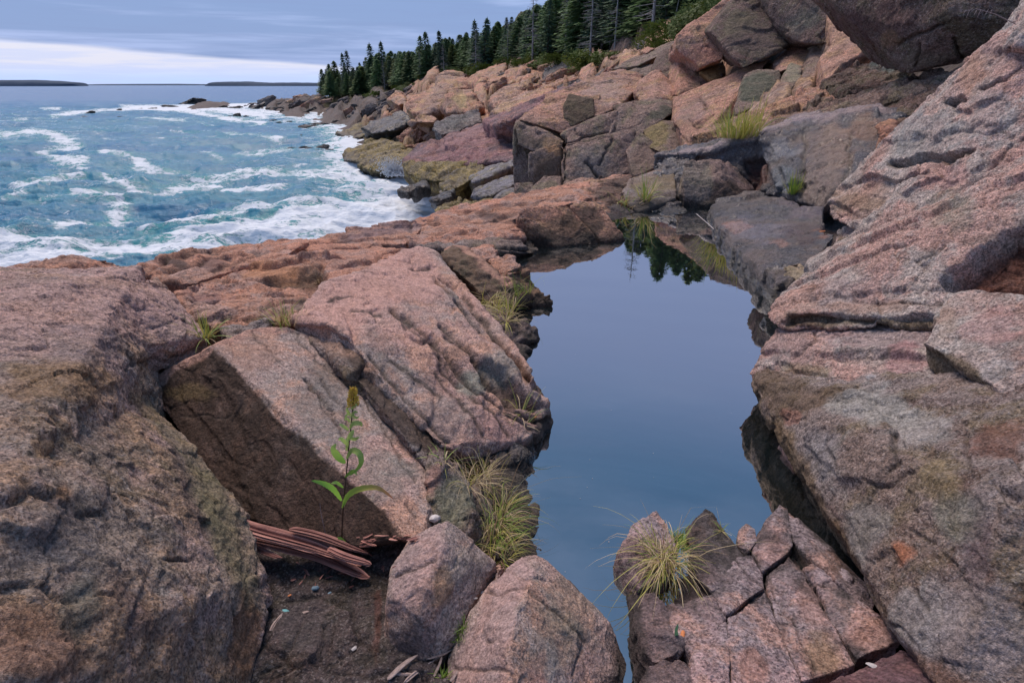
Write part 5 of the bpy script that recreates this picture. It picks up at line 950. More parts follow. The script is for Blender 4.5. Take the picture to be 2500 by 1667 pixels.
# variants of an angular rock, reused as jumbled blocks
def variant(k, nm, mat):
    r = random.Random(100+k); pts = []
    a, b, c = 1.0, r.uniform(.55, .95), r.uniform(.4, .75)
    for sx in (-1, 1):
        for sy in (-1, 1):
            for sz in (0, 1):
                pts.append((sx*a*r.uniform(.55, 1)*.5, sy*b*r.uniform(.55, 1)*.5, (sz*c*r.uniform(.7, 1))-.12))
    for _ in range(3): pts.append((r.uniform(-.4, .4), r.uniform(-.3, .3), c*r.uniform(.85, 1.15)-.1))
    bm = bmesh.new(); hullbm(bm, pts); me = bpy.data.meshes.new(nm); bm.to_mesh(me); bm.free()
    o = bpy.data.objects.new(nm, me); COL.objects.link(o); md = o.modifiers.new('r', 'REMESH'); md.mode = 'VOXEL'; md.voxel_size = .026
    m2 = bpy.data.meshes.new_from_object(o.evaluated_get(bpy.context.evaluated_depsgraph_get())); bpy.data.objects.remove(o); bpy.data.meshes.remove(me)
    n = len(m2.vertices); co = np.empty(n*3, np.float32); m2.vertices.foreach_get('co', co); co = co.reshape(-1, 3).astype(float)
    no = np.empty(n*3, np.float32); m2.vertex_normals.foreach_get('vector', no); no = no.reshape(-1, 3)
    v_, e_, t_ = cellt(co, 3.0, k*9+3); v2_, e2_, t2_ = cellt(co, 7.5, k*9+4); d = .03*fbm(co, 2.2, 4, k*9)+.07*((v_-.5)*sst(e_, 0, .05)+1.2*t_)+.026*((v2_-.5)+1.2*t2_)+.012*fbm(co, 9, 3, k*9+5)
    t = co[:, 2]/.16+.4*fbm(co, 1.5, 2, k+60); fr = t-np.floor(t); d += .03*((1-fr)-.5)
    co = co+no*d[:, None]; m2.vertices.foreach_set('co', co.astype(np.float32).ravel()); m2.update(); m2.name = nm
    set_tint(m2, np.zeros((n, 4))); m2.attributes.new('wet', 'FLOAT', 'POINT')
    m2.materials.clear(); m2.materials.append(M[mat]); return m2
VAR = {mt: [variant(i+7*j, 'shore_block', mt) for i in range(6)] for j, mt in enumerate(('far', 'farg', 'alga', 'seaw', 'cpink'))}
cnt = 0
LABS = {'far': 'pink jumbled block on the rocky slope between forest and surf', 'cpink': 'pink jumbled block on the rocky slope between forest and surf', 'farg': 'grey jumbled block on the grey stretch of shore near the point',
        'alga': 'olive slimed block along the waterline of the far shore', 'seaw': 'black sea wetted block at the edge of the surf'}
GRP = {'far': 'jumbled pink slope blocks', 'cpink': 'jumbled pink slope blocks', 'farg': 'jumbled grey shore blocks', 'alga': 'olive waterline blocks', 'seaw': 'black surf blocks'}
placed = []
for k in range(6000):
    px = rnd.uniform(575, 1620); Y = math.exp(rnd.uniform(math.log(20), math.log(245)))
    if Y > forest_edge(px)*.99 and not (px < 790 and Y < 245): continue
    p = farpt(px, Y)
    if p[2] < SEA+.15: continue
    q = proj(p[None])[0]
    if q[1] > 470 or (px > 1250 and Y < 32) or (px > 1380 and Y < 34): continue
    sz_px = rnd.choice((10, 14, 20, 28, 38, 46))*(.55 if px < 950 else 1)
    if any(abs(q[0]-a)+1.5*abs(q[1]-b) < (sz_px+c)*.42 for a, b, c in placed): continue
    s = sz_px*q[2]/F*1.15
    h = p[2]-SEA
    if Y > 140 or px < 955: mt = 'farg' if (h > 1.3 and rnd.random() < .85) else ('seaw' if h < 1.3 else 'far')
    elif h < .6: mt = rnd.choice(('seaw', 'alga'))
    elif h < 1.6: mt = rnd.choice(('alga', 'alga', 'farg'))
    else: mt = rnd.choice(('far', 'far', 'cpink', 'cpink', 'farg')) if rnd.random() < .8 else 'farg'
    placed.append((q[0], q[1], sz_px))
    o = bpy.data.objects.new('shore_block', rnd.choice(VAR[mt])); COL.objects.link(o)
    o.location = (p[0], p[1], p[2]-.12*s); o.rotation_euler = (rnd.gauss(0, .16)+.10, rnd.gauss(0, .18)-.28, rnd.gauss(.15, .30)+(math.pi if False else 0))
    o.scale = (s*rnd.uniform(1.0, 2.4), s*rnd.uniform(.8, 1.3), s*rnd.uniform(.45, 1.0))
    tag(o, LABS[mt], 'rock', GRP[mt]); cnt += 1
    if cnt >= 295: break
print('shore blocks', cnt)
# rocks awash off the point and in the cove
SR = [(465,250,38,9,'long low black reef, highest in the chain off the point'),(415,259,30,7,'low black reef hump left of the highest reef'),(500,258,26,5,'flat dark reef right of the highest reef'),(560,264,26,5,None),(540,262,16,4,None),(370,265,12,3,None),(340,266,8,3,None),
 (288,268,9,3,None),(218,276,13,5,'lone dark rock at the seaward end of the reef'),(205,285,7,2,None),(170,293,6,2,None),(292,286,7,2,None),(380,271,7,2,None),(422,272,6,2,None),(578,282,11,9,'upright black rock in foam just off the point'),(560,284,6,3,None),(600,285,8,4,None),
 (665,294,11,5,None),(680,300,8,3,None),(705,297,8,4,None),(720,296,6,3,None),(735,333,10,5,'small dark rock in the cove beneath the grey shore'),(765,333,5,2,None),(778,349,9,7,'stubby dark rock at the cove bend'),
 (712,364,12,6,None),(722,370,17,7,'largest dark rock of the cluster off the algae reef'),(738,361,14,9,None),(752,367,16,8,None),(770,372,24,7,'long dark rock tapering toward the algae reef'),(788,362,18,12,'tall dark rock hard against the algae reef'),(800,372,20,9,None),(820,362,18,10,None),(680,378,10,2,None),
 (765,406,13,4,'flat dark rock alone in the foam beyond the cluster'),(693,420,14,4,'solitary dark rock low in the middle of the cove'),(895,467,19,6,'shiny dark rock in white water near the spearhead rock'),(750,310,26,7,None),(780,307,34,9,'broad dark reef under the grey shore'),(815,300,18,8,None)]
for (px, py, w, h, lab) in SR:
    p = PZ(px, py+h*.5, SEA-.02); q = proj(p[None])[0]; s = w*q[2]/F*1.2
    o = bpy.data.objects.new('sea_rock', rnd.choice(VAR['seaw'])); COL.objects.link(o)
    o.location = (p[0], p[1]+s*.2, SEA-.15*s*.3); o.rotation_euler = (rnd.gauss(0, .1), rnd.gauss(-.1, .1), rnd.gauss(0, .3)); o.scale = (s*1.6, s*1.1, h*q[2]/F*2.2)
    tag(o, lab or 'small black rock awash in the foam off the far shore', 'rock', 'black rocks awash in the cove')
# distant islands
def island(lab, pxs, Y, tops):
    x = [Wp(p, Y, SEA)[0] for p in pxs]; n = 240; xs = np.linspace(x[0], x[-1], n); hs = np.interp(xs, x, tops)*Y/1500
    hs = hs*(1+.07*np.array([vnoise(np.array([[t*.06, 3.3, Y]]))[0] for t in xs]))+np.array([abs(vnoise(np.array([[t*.25, 9.1, 0]]))[0]) for t in xs])*1.2*(hs > 1)
    W = (x[-1]-x[0])*.25; v = []; f = []; m = 9
    for i in range(n):
        for j in range(m):
            a = math.pi*j/(m-1); v.append((xs[i], Y+W*(-math.cos(a))*max(.05, math.sin(math.pi*(i+1)/(n+1))**.5), SEA-.5+hs[i]*math.sin(a)**.5))
    for i in range(n-1):
        for j in range(m-1): f.append((i*m+j, (i+1)*m+j, (i+1)*m+j+1, i*m+j+1))
    o = link('island', mesh('island', v, f, True), M['island']); tag(o, lab, 'island')
island('long low wooded island on the horizon at the left edge', [-260, -60, 30, 60, 120, 180, 196, 204], 3000, [8, 11, 13, 13.5, 12, 8, 7, 0])
island('flat wooded island on the horizon just left of the forested point', [505, 512, 524, 560, 600, 632, 660, 720, 790, 860], 3200, [0, 3, 8, 9, 9.5, 8, 7, 7.5, 6.5, 5])
island('hairline strip of far land on the horizon between the two islands', [200, 260, 360, 430, 520], 5200, [1.5, 2.5, 3, 3.2, 2])

# ================================================================ FOREST
def conifer(seed, H=10.0, W=2.2, bare=.12, dens=1.0, ragged=.5, lean=0.0):
    r = random.Random(seed); v = []; f = []
    z = H*bare
    while z < H*.985:
        t = (z-H*bare)/(H*(1-bare)); rad = W*(1-t)**.8*(.55+.45*min(1, t*6+.35))
        nb = max(3, int((5+4*(1-t))*dens)); ph = r.uniform(0, 6.3)
        for b in range(nb):
            if r.random() < .10*ragged: continue
            a = ph+b*6.283/nb+r.uniform(-.3, .3); L = rad*r.uniform(1-.55*ragged, 1.12); up = r.uniform(-.30, .02)+(.5 if t > .85 else 0)
            ns = max(3, int(L*3.6)); ca, sa = math.cos(a), math.sin(a)
            for k in range(ns):
                d0 = L*(k+r.uniform(.1, .9))/ns; cx, cy, cz = ca*d0+lean*z/H, sa*d0, z+up*d0-.05*d0*d0+r.uniform(-.08, .08)
                for _ in range(2 if d0 > .3*L else 1):
                    w = (.34+.30*(1-d0/max(L, .1)))*r.uniform(.7, 1.25)*(.65+.35*min(1, rad)); aa = a+r.uniform(-1.0, 1.0); tl = r.uniform(.28, .6)*(.6+.4*min(1, rad))
                    dx, dy = math.cos(aa), math.sin(aa); i = len(v); dz = r.uniform(-.30, .05)
                    v += [(cx-dy*w*.35, cy+dx*w*.35, cz), (cx+dy*w*.35, cy-dx*w*.35, cz+r.uniform(-.06, .06)), (cx+dx*tl+dy*w*.12, cy+dy*tl-dx*w*.12, cz+dz), (cx+dx*tl*.75-dy*w*.3, cy+dy*tl*.75+dx*w*.3, cz+dz*.6-.05)]
                    f.append((i, i+1, i+2, i+3))
        z += r.uniform(.20, .34)*(1 if t < .8 else .7)*(H/10)**.5
    for _ in range(10):
        i = len(v); a = r.uniform(0, 6.3); w = .07; zz = H*r.uniform(.93, .99); v += [(lean+w*math.cos(a), w*math.sin(a), zz), (lean-w*math.cos(a), -w*math.sin(a), zz), (lean, 0, H*1.02)]; f.append((i, i+1, i+2))
    return v, f
def trunkm(H, r0, seed=1, branches=0, lean=0.0):
    r = random.Random(seed); v = []; f = []
    def tube(p0, p1, ra, rb, n=6):
        p0, p1 = Vector(p0), Vector(p1); d = (p1-p0).normalized(); s = d.orthogonal().normalized(); t = d.cross(s); i = len(v)
        for p, rr in ((p0, ra), (p1, rb)):
            for k in range(n): v.append(tuple(p+s*math.cos(6.283*k/n)*rr+t*math.sin(6.283*k/n)*rr))
        for k in range(n): f.append((i+k, i+(k+1) % n, i+n+(k+1) % n, i+n+k))
    for k in range(5): tube((lean*k/5, 0, H*k/5-.3*(k == 0)), (lean*(k+1)/5, 0, H*(k+1)/5), r0*(1-k/5.3), r0*(1-(k+1)/5.3))
    for _ in range(branches):
        z = H*r.uniform(.15, .95); a = r.uniform(0, 6.3); L = (1-z/H)*H*.16+.4; e = (math.cos(a)*L+lean*z/H, math.sin(a)*L, z-L*r.uniform(-.1, .35)); tube((lean*z/H, 0, z), e, .028, .008, 4)
        for _k in range(2):
            tt = r.uniform(.4, .9); m = Vector((lean*z/H, 0, z)).lerp(Vector(e), tt); tube(m, m+Vector((r.uniform(-.3, .3), r.uniform(-.3, .3), r.uniform(-.3, .05))), .014, .005, 3)
    return v, f
PROT = []
specs = [(11, 10, 2.1, .10, 1.0, .45), (12, 11, 1.8, .14, 1.0, .6), (13, 9, 2.3, .05, 1.1, .35), (14, 12, 1.7, .22, .9, .8), (15, 8, 2.0, .04, 1.1, .4), (16, 11, 2.4, .12, 1.0, .7), (17, 10, 1.5, .18, .85, .9)]
mats3 = ['needle', 'needle2', 'needle', 'needle2', 'needle3', 'needle', 'needle2']
for (sd, H, Wd, ba, de, ra), mt in zip(specs, mats3):
    v, f = conifer(sd, H, Wd, ba, de, ra); cm = mesh('crown', v, f); cm.materials.append(M[mt])
    v, f = trunkm(H*.96, .17, sd, 14); tm = mesh('trunk', v, f, True); tm.materials.append(M['bark']); PROT.append((cm, tm, H))
dv = []
for sd in (31, 32):
    v, f = trunkm(9, .15, sd, 90); m_ = mesh('snag', v, f, True); m_.materials.append(M['dead']); dv.append(m_)
def tree(px, Y, Ht, k, lab, cat='tree', grp='spruces of the hillside forest', name='spruce_tree', dz=0.0, scw=1.0):
    p = farpt(px, Y); cm, tm, H = PROT[k]
    e = empty(name, (p[0], p[1], p[2]-.15+dz), rnd.uniform(0, 6.28)); s = Ht/H; e.scale = (s*scw*rnd.uniform(.85, 1.15), s*scw, s); e.rotation_euler = (rnd.gauss(0, .035), rnd.gauss(0, .035), rnd.uniform(0, 6.28))
    for nm, m_ in (('crown', cm), ('trunk', tm)):
        o = bpy.data.objects.new(nm, m_); COL.objects.link(o); o.parent = e
    tag(e, lab, cat, grp); return e
FL = 'dark green spruce in the dense wood on the hillside above the rocky shore'
# skyline trees one can tell apart
for (px, Y, top, k, lab, w) in [
  (792, 222, 168, 4, 'lowest spruce at the seaward tip of the wood', 1.1), (806, 216, 155, 2, 'full spruce second from the seaward tip of the wood', 1.15), (822, 210, 148, 4, 'full rounded spruce just left of the tall open topped tree', 1.2),
  (855, 205, 121, 3, 'tall open topped spruce standing clear near the seaward tip', 1.25), (846, 207, 128, 6, 'slim twin top beside the tall open topped spruce', 1.0), (885, 196, 158, 2, 'short bushy spruce in the dip right of the tall open topped tree', 1.1),
  (913, 186, 104, 3, 'ragged topped spruce with clumped crown left of the pointed one', 1.3), (938, 180, 99, 6, 'narrow pointed spruce with a thin tip above its neighbours', 1.1),
  (1033, 146, 86, 0, 'pointed dark spruce left of the round topped one', 1.0), (1044, 142, 75, 5, 'dark round topped spruce above the middle of the wood', 1.0), (1082, 132, 72, 1, 'single pointed spruce in the middle of the skyline', 1.0),
  (1162, 116, 46, 3, 'dark clump topped spruce left of the twin tips', 1.1), (1178, 113, 40, 6, 'twin tipped open crowned spruce on the skyline', 1.3), (1336, 76, -8, 3, 'tall open spruce whose tip touches the top edge of the picture', 1.2)]:
    p = farpt(px, Y); base = p[2]; ztop = P(px, top, Y)[2]
    tree(px, Y, max(3, ztop-base), k, lab, scw=w*1.3)
placed = []; nt = 0
def skyline(px): return np.interp(px, [785, 830, 870, 905, 950, 1000, 1060, 1120, 1200, 1280, 1340, 1400], [170, 152, 158, 130, 118, 118, 92, 78, 52, 18, -20, -80])
for k in range(9000):
    px = rnd.uniform(788, 2150); fe_ = forest_edge(px); Y = fe_*math.exp(abs(rnd.gauss(0, .22)))*1.01
    if Y > 330: continue
    p = farpt(px, Y); q = proj(p[None])[0]
    rr = 2.0*(.75 if Y > fe_*1.1 else .62)*(.72 if px < 1100 else 1)
    if any((p[0]-a)**2+(p[1]-b)**2 < rr*rr*((Y/60)**.9) for a, b in placed): continue
    top = skyline(px)+abs(rnd.gauss(0, 9))+4; ztop = P(px, top, Y)[2]; Hmax = ztop-p[2]
    Ht = min(rnd.uniform(6, 13), Hmax*(1 if rnd.random() < .6 else rnd.uniform(.7, .95))) if px < 1400 else rnd.uniform(8, 12.5)
    if px >= 1400 and Y > 75: continue
    if px > 1440:
        if px > 1830: continue
        Ht = min(Ht, float(np.interp(px, [1440, 1560, 1680, 1785, 1830], [.235, .262, .335, .36, .30]))*rnd.uniform(.78, 1.0)*Y-CAMZ-p[2])
        if px > 1620 and rnd.random() < .62: continue
    if Ht < 3.0: continue
    placed.append((p[0], p[1])); tree(px, Y, Ht, rnd.choice((0, 1, 2, 3, 4, 5, 6, 0, 1, 2, 5)), FL, scw=rnd.uniform(1.2, 1.75)*(1.15 if px < 1100 else 1)*(9.5/max(Ht, 5))**.5); nt += 1
    if nt >= 280: break
print('trees', nt)
for (px, Y, Ht, lab) in [(1163, 109, 7.5, 'bare grey dead spruce at the forest edge above the pink outcrop'), (1028, 143, 7, 'thin grey dead spruce in front of the darker wood'), (1500, 53, 7, 'grey dead spruce in the wood left of the bare trunk'), (1590, 43.5, 8.5, 'grey bare trunked tree with dead branches at the dark forest opening'), (1240, 98, 7, 'pale dead trunk among the spruces in the middle'), (1380, 70, 8, 'slender dead spruce in the upper wood'), (1085, 128, 7, 'small dead spruce low at the forest edge behind the far outcrop'), (940, 168, 8, 'dead spruce left of the ragged topped one'), (1300, 80, 9, 'tall grey snag standing out of the dark spruces above the bushes'), (1440, 58, 8, 'leaning grey snag above the shrub bank')]:
    p = farpt(px, Y); o = bpy.data.objects.new('dead_tree', dv[nt % 2]); nt += 1; COL.objects.link(o); s = Ht/9; o.location = (p[0], p[1], p[2]-.1); o.scale = (s, s, s); o.rotation_euler = (0, 0, px); tag(o, lab, 'tree')
p = farpt(1640, 41); v, f = trunkm(3.6, .05, 5, 0, .45); o = link('dead_sapling', mesh('dead_sapling', v, f), M['dead']); o.location = p; tag(o, 'thin pale leaning sapling trunk beside the dark forest opening', 'tree')
# shrubs along the forest edge
def bush(sd, n=900):
    r = random.Random(sd); v = []; f = []
    bl = [(r.uniform(-.6, .6), r.uniform(-.4, .4), r.uniform(.15, .5), r.uniform(.25, .5)) for _ in range(7)]
    for _ in range(n):
        bx, by, bz, br = r.choice(bl); a = r.uniform(0, 6.3); b = r.uniform(-.5, 1.5); rr = br*r.uniform(.6, 1.1); c = (bx+rr*math.cos(a)*math.cos(b), by+rr*math.sin(a)*math.cos(b), max(0, bz+rr*math.sin(b)))
        w = r.uniform(.03, .08); a2 = r.uniform(0, 6.3); t = r.uniform(-.6, .9); i = len(v)
        d = Vector((math.cos(a2)*math.cos(t), math.sin(a2)*math.cos(t), math.sin(t))); s = d.orthogonal().normalized()*w*.5; c = Vector(c)
        v += [tuple(c-s), tuple(c+s), tuple(c+d*w*1.8+s*.3), tuple(c+d*w*1.8-s*.3)]; f.append((i, i+1, i+2, i+3))
    m_ = mesh('shrub', v, f); m_.materials.append(M['shrub']); return m_
BU = [bush(i) for i in (1, 2, 3)]
for k in range(75):
    px = rnd.uniform(1080, 1800) if k < 60 else rnd.uniform(880, 1100); Y = forest_edge(px)*rnd.uniform(.90, 1.0) if px < 1380 else forest_edge(px)*rnd.uniform(.80, 1.0); p = farpt(px, Y)
    o = bpy.data.objects.new('shrub', rnd.choice(BU)); COL.objects.link(o); s = rnd.uniform(.7, 1.7)*(Y/55)**.3; o.location = (p[0], p[1], p[2]-.1); o.scale = (s*1.5, s*1.2, s*rnd.uniform(.7, 1.2)); o.rotation_euler = (0, -.25, rnd.uniform(0, 6))
    tag(o, 'leafy green shrub along the foot of the spruce wood', 'shrub', 'shrubs along the forest edge')
# wave bursting on the algae rocks
r = random.Random(9); v = []; f = []
c = P(966, 418, 46); c2_ = P(962, 368, 46)
for _ in range(2200):
    t = r.random()**1.5; a = r.gauss(0, .25+.2*t); z = c[2]-.3+t*(c2_[2]-c[2])*r.uniform(.6, 1.1); x = c[0]+a*1.5+(-.5*t); y = c[1]+r.gauss(0, .3); w = r.uniform(.03, .10)*(1.3-t); i = len(v); d = Vector((r.gauss(0, 1), r.gauss(0, 1), r.gauss(0, 1))).normalized()*w; e_ = d.orthogonal().normalized()*w; g = d.cross(e_).normalized()*w; pc = Vector((x, y, z))
    v += [tuple(pc+d), tuple(pc+e_), tuple(pc-d*.6-e_*.6), tuple(pc+g)]; f += [(i, i+1, i+2), (i, i+1, i+3), (i+1, i+2, i+3), (i, i+2, i+3)]
o = link('wave_spray', mesh('wave_spray', v, f), M['foam']); tag(o, 'white spray', 'spray', kind='stuff')
# ================================================================ PLANTS, WOOD AND SMALL THINGS
bpy.context.view_layer.update()
_dg = bpy.context.evaluated_depsgraph_get()
def surf(px, py, fb=2.0):
    o = Vector((0, 0, CAMZ)); d = (Vector(P(px, py, 1.0))-o).normalized()
    h = SC.ray_cast(_dg, o, d, distance=60)
    return (Vector(h[1]), Vector(h[2])) if h[0] else (Vector(P(px, py, fb)), Vector((0, 0, 1)))
GC = {'g': ((.16, .28, .035), (.26, .38, .06)), 'y': ((.42, .42, .08), (.58, .53, .15)), 'd': ((.56, .42, .22), (.72, .58, .36)), 'b': ((.20, .12, .06), (.30, .19, .10)), 'l': ((.22, .32, .07), (.34, .42, .11))}
def tuft(lab, spots, n, L, kinds, wid=.0022, spread=.9, droop=1.0, seed=0, group='grass tufts in the rock crevices', toward=None, name='grass_tuft', up=.6, rad=.03):
    r = random.Random(seed); v = []; f = []; c = []
    b0, _ = surf(*spots[0]); bases = [surf(*s)[0] for s in spots]
    for i in range(n):
        b = r.choice(bases); a = r.uniform(0, 6.283); k = r.choice(kinds); ca, cb = GC[k]; t0 = r.random(); cc = [ca[j]*(1-t0)+cb[j]*t0 for j in range(3)]
        l = L*r.uniform(.45, 1.15)*(1 if r.random() < .85 else 1.35); el = up+r.gauss(0, .35)*spread; el = max(-.2, min(1.5, el))
        d = Vector((math.cos(a)*math.cos(el), math.sin(a)*math.cos(el), math.sin(el)))
        if toward: d = (d+Vector(toward)*r.uniform(.2, 1.1)).normalized()
        p = b-b0+Vector((math.cos(a), math.sin(a), 0))*rad*r.random()*1.4; dr = droop*r.uniform(.5, 1.5)
        ns = 7; side = d.cross(Vector((0, 0, 1)))
        if side.length < .1: side = Vector((1, 0, 0))
        side.normalize(); side = (side+Vector((r.gauss(0, .3), r.gauss(0, .3), r.gauss(0, .3)))).normalized(); i0 = len(v); w = wid*1.35*r.uniform(.5, 1.4); kink = r.randint(2, 5) if r.random() < .38 else -1
        for s in range(ns+1):
            ww = w*(1-(s/ns)**1.6)*.5+.00025; v += [tuple(p-side*ww), tuple(p+side*ww)]
            m = 1 if s else .7; c += [[x*m for x in cc]+[1]]*2
            d = (d+Vector((r.gauss(0, .03), r.gauss(0, .03), -.16*dr*(s+1)/ns*2*(L/.2)**.3))).normalized()
            if s == kink: d = (d+Vector((r.gauss(0, .5), r.gauss(0, .5), -.5))).normalized()
            p = p+d*l/ns
        for s in range(ns): f.append((i0+2*s, i0+2*s+1, i0+2*s+3, i0+2*s+2))
    m_ = mesh(name, v, f); set_tint(m_, np.array(c)); o = link(name, m_, M['grass']); o.location = b0; tag(o, lab, 'grass', group); return o
tuft('big shaggy dry grass tuft with a green heart, left bank of the pool', [(1205,1300),(1215,1270),(1225,1240),(1200,1330)], 420, .17, 'gggyydddbb', .0020, 1.0, 1.0, 1, rad=.05)
tuft('straw coloured wispy tuft above the shaggy green hearted one', [(1165,1170),(1185,1160),(1140,1180),(1200,1190)], 200, .15, 'dddyb', .0013, 1.1, .9, 2, rad=.05)
tuft('pale green narrow leaved tuft at the lower end of the crack between the slabs', [(1085,1125),(1105,1128),(1130,1140),(1155,1150)], 85, .11, 'llyyd', .0034, 1.1, .6, 3, rad=.035)
tuft('yellowing tangle of grass lying over the waterside rock foot', [(1210,1350),(1250,1340),(1180,1330),(1230,1365)], 150, .10, 'yydb', .0020, 1.2, .9, 4, rad=.05, up=.35)
tuft('large draping grass tuft spilling over the fractured rock, long blades hanging down', [(1625,1350),(1640,1370),(1610,1360),(1650,1345),(1620,1390)], 250, .145, 'ggyyydddb', .0020, 1.0, 1.2, 5, toward=(-.2, -.5, .1), rad=.045)
tuft('long straw blades hanging from the draping tuft toward the bottom edge', [(1640,1385),(1655,1380),(1625,1372)], 46, .36, 'dddy', .0022, .6, .75, 6, toward=(-.35, -1.6, .55), rad=.03)
tuft('bright green rosette of short blades on top of the draping tuft', [(1652,1318),(1660,1330)], 120, .065, 'llg', .0030, 1.2, .8, 7, rad=.02)
tuft('tiny green sprig on the pink tip at the near shore', [(1762,1295)], 14, .07, 'lld', .0026, 1.2, .5, 8, rad=.006)
tuft('green and straw tuft in the crack right of the big left boulder', [(500,822),(515,825)], 110, .17, 'llyyb', .0042, 1.0, .55, 9, rad=.03, up=.9)
tuft('pale olive tuft behind the top of the tilted slab', [(695,790),(710,792),(685,792)], 120, .15, 'lybd', .0032, .9, .4, 10, rad=.04, up=1.0)
tuft('straw coloured tuft on the narrow rib beside the pool', [(1195,735),(1210,750),(1225,765),(1235,785)], 170, .20, 'yydd', .0036, 1.1, .9, 11, rad=.05, toward=(.2, -.3, 0))
tuft('tall bright green blades rising beside the straw tuft on the rib', [(1243,768),(1250,772)], 26, .34, 'lyyd', .0060, .8, .5, 12, rad=.03, up=1.1)
tuft('thin seedlings at the foot of the pink capped block', [(1265,720),(1285,715)], 30, .24, 'gly', .0045, .8, .4, 13, rad=.04, up=1.2)
tuft('bright yellow green tuft on the long ledge in front of the cliff', [(1785,338),(1800,338),(1815,336),(1830,332),(1772,336)], 300, .55, 'yylyyd', .012, .8, .35, 14, rad=.16, up=1.2)
tuft('slim green tuft by the leaning slab at the far end of the pool', [(1572,492),(1578,488)], 60, .42, 'lyd', .011, .8, .5, 15, rad=.07, up=1.1)
tuft('reddish grass tuft at the far left corner of the pool', [(1520,500),(1505,495),(1530,508)], 70, .28, 'dygb', .009, 1.0, .7, 16, rad=.12, up=.8)
tuft('small green plant at the foot of the wet ledge wall', [(1936,474),(1940,470)], 50, .32, 'gly', .012, .9, .3, 17, rad=.05, up=1.2)
tuft('few straw blades on the dark ledge edge above the mid pool shore', [(1272,1010),(1280,1035)], 26, .16, 'ydl', .0026, 1.0, .7, 18, rad=.03)
tuft('spiky dry sprig against the orange swell of rock', [(780,692)], 22, .16, 'db', .0035, 1.2, .2, 19, rad=.02, up=.8)
tuft('tiny moss green tuft in the gap between the two pointed blocks', [(1128,1545),(1135,1530),(1120,1565)], 90, .035, 'gl', .0018, 1.2, .5, 20, rad=.02, up=.9)
tuft('tiny green tuft among the bleached twigs at the bottom edge', [(1080,1655),(1085,1640)], 70, .035, 'gl', .0022, 1.2, .4, 21, rad=.015, up=.9)
# single long wisps reaching over the water
def strip(pts, w0, w1, fold=0.0, prof=None, n=14):
    P3 = [Vector(P(*p)) for p in pts]; out = []
    for i in range(n+1):
        t = i/n*(len(P3)-1); k = min(int(t), len(P3)-2); u = t-k
        a, b, c, d = P3[max(k-1, 0)], P3[k], P3[k+1], P3[min(k+2, len(P3)-1)]
        out.append(.5*((2*b)+(c-a)*u+(2*a-5*b+4*c-d)*u*u+(3*b-a-3*c+d)*u**3))
    v = []; f = []
    for i, p in enumerate(out):
        tg = (out[min(i+1, n)]-out[max(i-1, 0)]).normalized(); sd = tg.cross(Vector((.1, -.75, .65))).normalized(); up = sd.cross(tg).normalized()
        t = i/n; w = (prof(t) if prof else 1)*(w0*(1-t)+w1*t)*.5
        v += [tuple(p-sd*w+up*w*fold), tuple(p), tuple(p+sd*w+up*w*fold)]
    for i in range(n): f += [(3*i, 3*i+1, 3*i+4, 3*i+3), (3*i+1, 3*i+2, 3*i+5, 3*i+4)]
    return v, f
v = []; f = []; c = []
for pts in ([(1250,1200,1.95),(1300,1185,1.95),(1350,1168,1.95),(1420,1163,1.95)], [(1240,1220,1.9),(1290,1160,1.95),(1340,1140,2.0),(1370,1138,2.0)], [(1230,1260,1.8),(1290,1230,1.85),(1345,1213,1.9)],
            [(1190,1180,1.9),(1160,1100,2.0),(1130,1092,2.05)], [(1140,1290,1.75),(1150,1220,1.8),(1168,1155,1.85)], [(1240,1340,1.7),(1290,1320,1.72),(1340,1316,1.74)],
            [(1560,1300,1.75),(1520,1285,1.75),(1470,1280,1.78)], [(1570,1345,1.68),(1510,1335,1.68),(1440,1338,1.68)], [(1560,1385,1.6),(1500,1382,1.6),(1455,1380,1.6)], [(1760,1290,1.95),(1752,1250,2.0),(1748,1235,2.05)]):
    a, b = strip(pts, .0018, .0005); m_ = mesh('grass_wisp', a, b); set_tint(m_, np.array([[.60, .52, .32, 1]]*len(a)))
    tag(link('grass_wisp', m_, M['grass']), 'thin pale grass wisp arching out over the water or rock beside a tuft', 'grass', 'long grass wisps')

# flowering plant on the ground slab
b, _ = surf(834, 1316); pl = empty('flowering_plant', (0, 0, 0)); tag(pl, 'single upright wildflower with serrated green leaves and a browning yellow head', 'plant')
v, f = [], []
def tubep(pts, r0, r1, n=6):
    global v, f
    i0 = len(v); K = len(pts)
    for i, p in enumerate(pts):
        p = Vector(p); d = (Vector(pts[min(i+1, K-1)])-Vector(pts[max(i-1, 0)])).normalized(); s = d.orthogonal().normalized(); t = d.cross(s); rr = r0+(r1-r0)*i/(K-1)
        for k in range(n): v.append(tuple(p+s*rr*math.cos(6.283*k/n)+t*rr*math.sin(6.283*k/n)))
    for i in range(K-1):
        for k in range(n): f.append((i0+i*n+k, i0+i*n+(k+1) % n, i0+(i+1)*n+(k+1) % n, i0+(i+1)*n+k))
YS = b.y
tubep([P(834, 1322, YS), P(836, 1270, YS), P(840, 1215, YS-.005), P(845, 1165, YS), P(852, 1085, YS+.005), P(858, 1030, YS), P(864, 965, YS)], .0032, .0022)
link('stem', mesh('stem', v, f, True), M['stem'], pl)
def serr(t): return (math.sin(math.pi*min(1, t*1.02+.03))**.7)*(1+.07*math.sin(t*60))
GL = (.30, .56, .08); LL = (.50, .64, .18)
